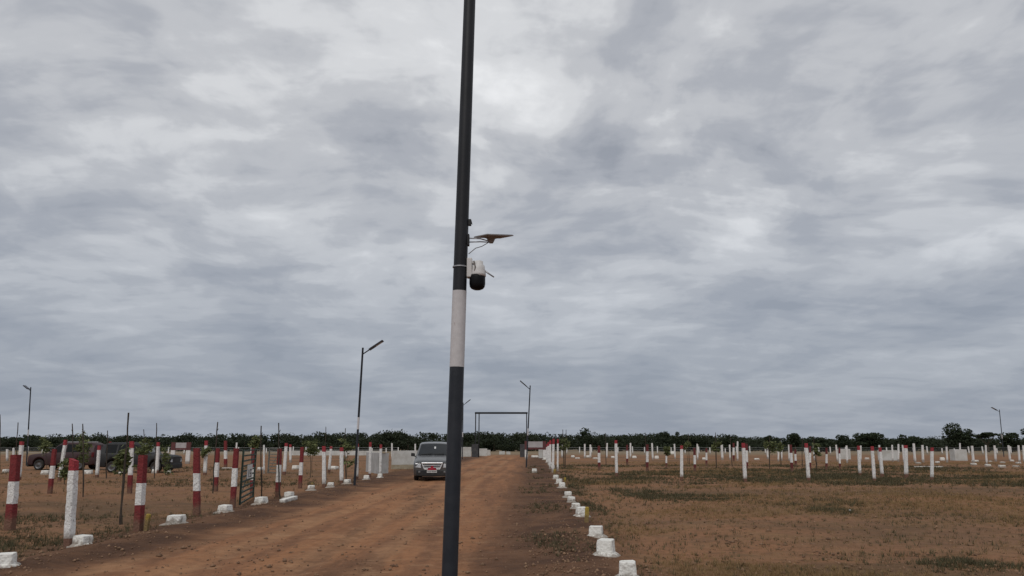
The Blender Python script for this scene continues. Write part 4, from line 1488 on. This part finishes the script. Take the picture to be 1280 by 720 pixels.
def sapling(x, y, dx, z0, z1, hw, label, seed):
    r = random.Random(seed)
    rn = np.random.RandomState(seed)
    root = empty('sapling', (x, y, gzf(x, y)), label, 'sapling', 'young saplings tied to stakes')
    pts = [(dx * t + 0.02 * math.sin(5 * t + seed), 0.02 * math.sin(seed + 3 * t), z1 * 0.92 * t) for t in (-0.05, 0.2, 0.45, 0.7, 0.9, 1.0)]
    mb = MB().tube(pts, [0.018, 0.016, 0.014, 0.011, 0.008, 0.004], 6)
    ends = []
    for k in range(9):
        t = r.uniform(0.0, 0.9)
        zz = z0 + (z1 - z0) * t
        a = r.uniform(0, 6.28)
        L_ = hw * r.uniform(0.5, 1.0)
        s0 = Vector((dx * zz / max(z1, .1), 0, zz - 0.05))
        e0 = s0 + Vector((math.cos(a) * L_, math.sin(a) * L_, r.uniform(0.0, 0.22)))
        mb.tube([s0, e0], [0.007, 0.003], 5)
        ends += [s0.lerp(e0, q) for q in (0.45, 0.75, 1.0)]
    ends.append(Vector(pts[-1]))
    mb.build('trunk', BARK, root)
    cs = []
    for e in ends:
        k = r.randint(9, 15)
        cs.append(np.array(e)[None, :] + rn.normal(size=(k, 3)) * np.array([0.055, 0.055, 0.05]) * (hw / 0.15) ** 0.5)
    cs = np.concatenate(cs)
    size = rn.uniform(0.035, 0.075, len(cs)) * (1.0 if y < 30 else 1.35)
    v = leaf_quads(cs, size, rn)
    n = len(cs)
    tone = np.repeat(np.clip(rn.normal(0.55, 0.3, n), 0, 1), 4)
    o = np_mesh('crown', v, np.arange(4 * n), np.full(n, 4, dtype=np.int32), SAPLEAF, tone)
    o.parent = root


slist = [s_ for s_ in SAPLINGS if s_[0] < 0]
srist = [s_ for s_ in SAPLINGS if s_[0] >= 0]
for side, lst in ((0, slist), (1, srist)):
    for i, s_ in enumerate(sorted(lst, key=lambda q: q[0] / q[1])):
        sapling(*s_, 'young green sapling tied to a stake, %s from left in the %s' % (ORD[i], slab_[side]), 1000 + i * 3 + side * 77)


# ------------------------------------------------------------------ far fence of small posts
def post_fence(x0, y0, x1, y1, n, h, label):
    root = empty('boundary_fence', (x0, y0, 0), label, 'fence', 'far boundary fences')
    r = random.Random(int(abs(x0) * 10))
    base = MB()
    base.box(-0.07, 0.07, -0.07, 0.07, -0.1, 1.0)
    me = base.build('fence_post', WHITE, root)
    dx, dy = (x1 - x0) / (n - 1), (y1 - y0) / (n - 1)
    for k in range(n):
        o = me if k == 0 else me.copy()
        if k:
            C.objects.link(o)
            o.parent = root
        o.location = (dx * k + r.uniform(-0.2, 0.2), dy * k, 0)
        o.scale = (1, 1, h * r.uniform(0.8, 1.15))
        o.rotation_euler = (0, r.uniform(-0.04, 0.04), 0)
    for z in (0.3, 0.6, 0.9):
        MB().tube([(0, 0, z * h), (x1 - x0, y1 - y0, z * h)], 0.014, 5).build('wire', GALV, root)


post_fence(6.5, 118.0, 96.0, 112.0, 46, 1.05, 'far boundary fence of small white posts along the right field edge')
post_fence(-88.0, 112.0, -17.5, 118.0, 36, 1.05, 'far boundary fence of small white posts along the left field edge')
low_wall(-31.0, -18.0, 106.0, 104.0, 0.2, 0.62, 'long pale far boundary wall behind the left field posts', False)


# ------------------------------------------------------------------ trees
def crown_cloud(cx, cy, z0, z1, rx, n, rn, lobes=9):
    """leaf clump centres spread through lobes of a crown"""
    out = []
    zc, rz_ = (z0 + z1) / 2, (z1 - z0) / 2
    per = max(6, n // lobes)
    for k in range(lobes):
        a = rn.uniform(0, 2 * math.pi)
        rad = rn.uniform(0.15, 0.72)
        hz_ = rn.uniform(-0.75, 0.75)
        lc = np.array([cx + rx * rad * math.cos(a), cy + rx * rad * math.sin(a), zc + rz_ * hz_])
        lr = rn.uniform(0.30, 0.50)
        d = rn.normal(size=(per, 3))
        d /= np.linalg.norm(d, axis=1)[:, None]
        rr3 = rn.uniform(0.55, 1.05, per) ** 0.6
        out.append(lc + d * rr3[:, None] * np.array([rx * lr * 1.15, rx * lr * 1.15, rz_ * lr]))
    return np.concatenate(out)


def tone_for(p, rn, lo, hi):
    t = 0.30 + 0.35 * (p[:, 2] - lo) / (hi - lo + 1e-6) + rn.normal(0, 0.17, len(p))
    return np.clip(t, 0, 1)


# skyline: height of the wood above the eye, as (bearing x/y, metres tall at 170 m)
SKY_B = np.array([-0.95, -0.70, -0.60, -0.50, -0.42, -0.34, -0.25, -0.18, -0.10, -0.03, 0.03, 0.10, 0.17, 0.24, 0.30, 0.36, 0.42, 0.48, 0.55, 0.62, 0.70, 0.95])
SKY_H = np.array([3.3, 3.3, 3.2, 3.2, 3.3, 3.4, 3.7, 4.0, 4.0, 3.8, 3.6, 3.5, 3.6, 3.4, 3.0, 2.7, 2.35, 2.5, 2.6, 2.6, 2.8, 3.0])
rn = np.random.RandomState(11)
cs, sz2, tn = [], [], []
trunks = MB()
for k in range(720):
    bq = rn.uniform(-0.95, 0.95)
    d_ = rn.uniform(150, 235) if bq < 0.25 else rn.uniform(158, 240)
    x, y = bq * d_, d_
    hh = float(np.interp(bq, SKY_B, SKY_H))
    H = 1.75 + (hh - 1.75) * d_ / 170.0 * rn.uniform(0.60, 1.10)
    if rn.rand() < 0.06:
        H *= 1.13
    rx = rn.uniform(1.6, 4.2)
    n = int(130 + 105 * rx)
    p = crown_cloud(x, y, 0.1, H, rx, n, rn, rn.randint(6, 11))
    cs.append(p)
    sz2.append(rn.uniform(0.16, 0.34, len(p)))
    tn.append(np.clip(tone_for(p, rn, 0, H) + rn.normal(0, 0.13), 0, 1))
    trunks.tube([(x, y, -0.2), (x + rn.normal(0, .1), y, H * 0.55)], [0.16, 0.08], 5)
# undergrowth closing the foot of the wood
for k in range(900):
    bq = rn.uniform(-0.98, 0.98)
    d_ = rn.uniform(146, 215)
    hh = float(np.interp(bq, SKY_B, SKY_H))
    H = rn.uniform(1.2, 2.5) * (hh / 4.0)
    p = crown_cloud(bq * d_, d_, -0.1, H, rn.uniform(1.3, 2.6), 110, rn, 6)
    cs.append(p)
    sz2.append(rn.uniform(0.18, 0.36, len(p)))
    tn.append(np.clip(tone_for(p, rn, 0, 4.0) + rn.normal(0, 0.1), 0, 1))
cs = np.concatenate(cs)
sz2 = np.concatenate(sz2)
tn = np.concatenate(tn)
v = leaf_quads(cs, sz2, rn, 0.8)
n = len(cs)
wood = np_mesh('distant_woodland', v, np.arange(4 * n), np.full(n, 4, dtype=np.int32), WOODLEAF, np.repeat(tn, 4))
tag(wood, 'dark green band of distant woodland along the horizon', 'woodland', kind='stuff')
tr = trunks.build('woodland_trunks', BARK, wood)
tag(tr, kind='stuff')


def field_tree(x, y, H, rx, label, seed, z0=None, shape='round'):
    rnn = np.random.RandomState(seed)
    r = random.Random(seed)
    root = empty('tree', (x, y, 0), label, 'tree', 'trees standing out of the far wood')
    z0 = H * 0.22 if z0 is None else z0
    mb = MB()
    hub = Vector((0, 0, max(z0, H * 0.35)))
    mb.tube([(0, 0, -0.3), (0.05, 0, hub.z * 0.5), tuple(hub)], [0.24, 0.18, 0.14], 8)
    for k in range(7):
        a = 2 * math.pi * k / 7 + r.uniform(-0.3, 0.3)
        e = hub + Vector((math.cos(a) * rx * 0.6, math.sin(a) * rx * 0.6, (H - hub.z) * r.uniform(0.3, 0.85)))
        m_ = hub.lerp(e, 0.5) + Vector((0, 0, 0.15))
        mb.tube([tuple(hub), tuple(m_), tuple(e)], [0.09, 0.06, 0.025], 6)
    mb.build('trunk', BARK, root)
    n = int(2600 * rx / 2.5)
    if shape == 'flat':
        parts = []
        for k in range(5):
            a = r.uniform(0, 6.28)
            q = r.uniform(0, rx * 0.6)
            zc = H * r.uniform(0.72, 0.96)
            parts.append(crown_cloud(math.cos(a) * q, math.sin(a) * q, zc - 0.3, zc + 0.25, rx * 0.55, n // 5, rnn, 6))
        p = np.concatenate(parts)
    else:
        p = crown_cloud(0, 0, z0, H, rx, n, rnn, 16)
    s_ = rnn.uniform(0.13, 0.28, len(p))
    v = leaf_quads(p, s_, rnn, 0.8)
    o = np_mesh('crown', v, np.arange(4 * len(p)), np.full(len(p), 4, dtype=np.int32), TREELEAF, np.repeat(tone_for(p, rnn, z0, H), 4))
    o.parent = root


# bearing x/y, distance, height, crown radius
for k, (bq, d_, H, rx, lab, sh, z0) in enumerate([
    (0.590, 135, 4.9, 2.6, 'big round dark tree rising highest over the right tree line', 'round', 0.3),
    (0.473, 140, 3.35, 3.0, 'broad dome shaped tree behind the wide low white wall', 'round', 0.4),
    (0.525, 142, 3.2, 2.0, 'smaller rounded tree just left of the big round tree', 'round', 0.3),
    (0.625, 140, 3.5, 2.4, 'flat topped thorn tree right of the big round tree', 'flat', 1.2),
    (0.655, 138, 3.4, 2.2, 'dark spreading tree behind the far right street lamp', 'round', 0.3),
    (0.685, 134, 4.5, 1.9, 'tree cut off by the right edge of the picture', 'round', 0.4),
    (0.372, 140, 3.4, 1.3, 'small dark tree with a raised tuft above the mid right posts', 'round', 1.0),
    (0.336, 150, 3.0, 0.9, 'thin spindly tree poking above the mid right tree line', 'flat', 1.6),
    (0.283, 140, 3.0, 2.0, 'rounded bushy tree behind the thick front post of right field', 'round', 0.2),
    (0.098, 160, 4.5, 1.5, 'bushy tree standing up just right of the clustered posts', 'round', 0.4),
    (0.200, 160, 4.1, 1.5, 'rounded tree top left of centre in right tree line', 'round', 0.4),
    (0.222, 158, 3.9, 1.2, 'small pointed tree beside the rounded tree top', 'round', 0.4),
    (0.405, 142, 2.8, 2.2, 'low dome shaped tree in the gap of the right tree line', 'round', 0.2),
    (0.437, 145, 3.1, 1.4, 'scraggly tree next to the low dome shaped tree', 'round', 0.3),
]):
    field_tree(bq * d_, d_, H, rx, lab, 3000 + k, z0, sh)


# ------------------------------------------------------------------ grass, weeds and clods
def grass(name, count, seed, mat, dens, hlo, hhi, wid, blades, label, ymax=70.0):
    rn = np.random.RandomState(seed)
    # tufts thin out with distance
    y = 7.0 * (ymax / 7.0) ** rn.rand(count * 3)
    x = (rn.rand(count * 3) * 2 - 1) * (y * 0.80 + 2.0)
    keep = rn.rand(count * 3) < dens(x, y)
    x, y = x[keep][:count], y[keep][:count]
    z = gz(x, y)
    n = len(x)
    far = np.clip(y / 22.0, 0.8, 2.3)
    hs = rn.uniform(hlo, hhi, n) * (0.6 + 0.8 * vnoise(x, y, 0.6, 40)) * np.clip(far, 0.9, 1.35)
    V, T = [], []
    tone = np.clip(rn.normal(0.45, 0.25, n), 0, 1)
    for b in range(blades):
        a = rn.uniform(0, 2 * math.pi, n)
        rad = rn.uniform(0, 0.05, n) * far
        bx, by = x + np.cos(a) * rad, y + np.sin(a) * rad
        ln = rn.uniform(0.15, 0.9, n) * hs
        a2 = a + rn.normal(0, 0.6, n)
        w = wid * far * rn.uniform(0.6, 1.3, n)
        px, py = -np.sin(a2) * w, np.cos(a2) * w
        hh = hs * rn.uniform(0.5, 1.1, n)
        tx, ty = bx + np.cos(a2) * ln, by + np.sin(a2) * ln
        tri = np.stack([np.stack([bx - px, by - py, z - 0.01], -1), np.stack([bx + px, by + py, z - 0.01], -1), np.stack([tx, ty, z + hh], -1)], 1)
        V.append(tri.reshape(-1, 3))
        T.append(np.repeat(np.clip(tone + rn.normal(0, 0.12, n), 0, 1), 3))
    V = np.concatenate(V)
    T = np.concatenate(T)
    m_ = len(V) // 3
    o = np_mesh(name, V, np.arange(3 * m_), np.full(m_, 3, dtype=np.int32), mat, T)
    return tag(o, label, 'grass', kind='stuff')


def d_field(x, y):
    sx = road_s(x, y)
    f = sstep(1.4, 2.6, sx) * 1.0 + sstep(7.6, 9.0, -sx) * 0.16
    return f * (0.07 + 0.93 * sstep(0.46, 0.60, fbm(x, y, 0.20, 5, 60)))


def d_weed(x, y):
    sx = road_s(x, y)
    f = sstep(1.2, 2.4, sx) * 1.0 + sstep(7.0, 8.2, -sx) * 0.35
    m_ = sstep(0.50, 0.62, fbm(x * 0.6, y, 0.17, 4, 80)) * (0.25 + 0.75 * sstep(0.42, 0.58, fbm(x, y, 0.9, 3, 44)))
    # the darker weedy strip across the middle of the right field and one low by the right corner
    strip = np.exp(-((y - (27.0 - 1.35 * (x - 4.2))) / 2.6) ** 2) * sstep(3.2, 5.0, x) * (1 - sstep(10.0, 12.5, x))
    strip2 = np.exp(-((y - (11.7 - 0.12 * (x - 6))) / 0.55) ** 2) * sstep(4.0, 5.6, x) + 0.6 * np.exp(-((y - 38.0) / 3.0) ** 2) * sstep(4, 7, x)
    line = np.exp(-((sx - 1.95) / 0.32) ** 2) * 0.8 * (y < 48)
    vline = np.exp(-((sx - 0.6) / 0.5) ** 2) * sstep(0.5, 0.7, fbm(x, y, 0.5, 3, 33)) * 0.3
    mott = 0.06 + 0.94 * sstep(0.44, 0.60, fbm(x, y, 0.6, 4, 71))
    for q in SAPLINGS:
        if q[0] > 0:
            line = line + 1.5 * np.exp(-((x - q[0]) / 0.8) ** 2 - ((y - q[1]) / 1.2) ** 2)
    line = line + 1.6 * np.exp(-((x - 11.9) / 0.9) ** 2 - ((y - 36.5) / 0.9) ** 2)
    return np.clip(f * 0.035 + f * m_ * 0.95 + (strip * 2.2 + strip2 * 1.2) * mott + line * mott + vline, 0, 1)


grass('dry_grass', 80000, 5, DRYGRASS, d_field, 0.02, 0.085, 0.0045, 6, 'short dry straw coloured grass over the fields')
grass('green_weeds', 85000, 6, GREENGRASS, d_weed, 0.03, 0.12, 0.0065, 7, 'patches of dull green weeds in the fields and verges', 60.0)


def clods():
    rn = np.random.RandomState(15)
    n = 20000
    y = 7.0 * (45 / 7.0) ** rn.rand(n * 3)
    x = (rn.rand(n * 3) * 2 - 1) * (y * 0.75 + 2)
    sx = road_s(x, y)
    dens = 0.22 + 0.8 * (np.exp(-((sx - 0.9) / 0.8) ** 2) + np.exp(-((sx + 7.2) / 0.8) ** 2)) + 0.12 * (sx > 2)
    dens = dens * (0.3 + 0.7 * sstep(0.4, 0.6, fbm(x, y, 0.6, 3, 90)))
    k = rn.rand(n * 3) < dens
    x, y = x[k][:n], y[k][:n]
    n = len(x)
    s_ = rn.gamma(1.6, 0.007, n) + 0.006
    s_ = np.minimum(s_, 0.05)
    z = gz(x, y) + s_ * 0.25
    base = np.array([(1, 0, 0), (-1, 0, 0), (0, 1, 0), (0, -1, 0), (0, 0, 0.75), (0, 0, -0.75)], dtype=float)
    fc = np.array([(0, 2, 4), (2, 1, 4), (1, 3, 4), (3, 0, 4), (2, 0, 5), (1, 2, 5), (3, 1, 5), (0, 3, 5)])
    ang = rn.uniform(0, 6.28, n)
    jit = rn.uniform(0.6, 1.35, (n, 6, 3))
    P_ = base[None] * jit
    c_, sn = np.cos(ang)[:, None], np.sin(ang)[:, None]
    X2 = P_[:, :, 0] * c_ - P_[:, :, 1] * sn
    Y2 = P_[:, :, 0] * sn + P_[:, :, 1] * c_
    V = np.stack([X2, Y2, P_[:, :, 2]], -1) * s_[:, None, None] + np.stack([x, y, z], -1)[:, None, :]
    F = (fc[None] + (np.arange(n) * 6)[:, None, None]).reshape(-1)
    m = simple('soil_clods', (0.120, 0.070, 0.044), (0.270, 0.165, 0.100), 6.0, 0.95, bmp=0.3)
    o = np_mesh('soil_clods', V.reshape(-1, 3), F, np.full(n * 8, 3, dtype=np.int32), m)
    tag(o, 'loose clods and pebbles of red soil on road and verges', 'clods', kind='stuff')


clods()

# a scrap of white paper caught in the weeds
pp = MB()
pp.hexa([(-0.02, -0.015, 0), (0.025, -0.018, 0.0), (0.022, 0.015, 0.005), (-0.018, 0.018, 0.0), (-0.015, -0.01, 0.025), (0.015, -0.015, 0.035), (0.018, 0.01, 0.03), (-0.015, 0.015, 0.022)])
pp = pp.build('paper_scrap', PLATEW, loc=(8.55, 19.6, gzf(8.55, 19.6) + 0.04))
tag(pp, 'tiny white scrap of paper in the weedy strip of the right field', 'litter')
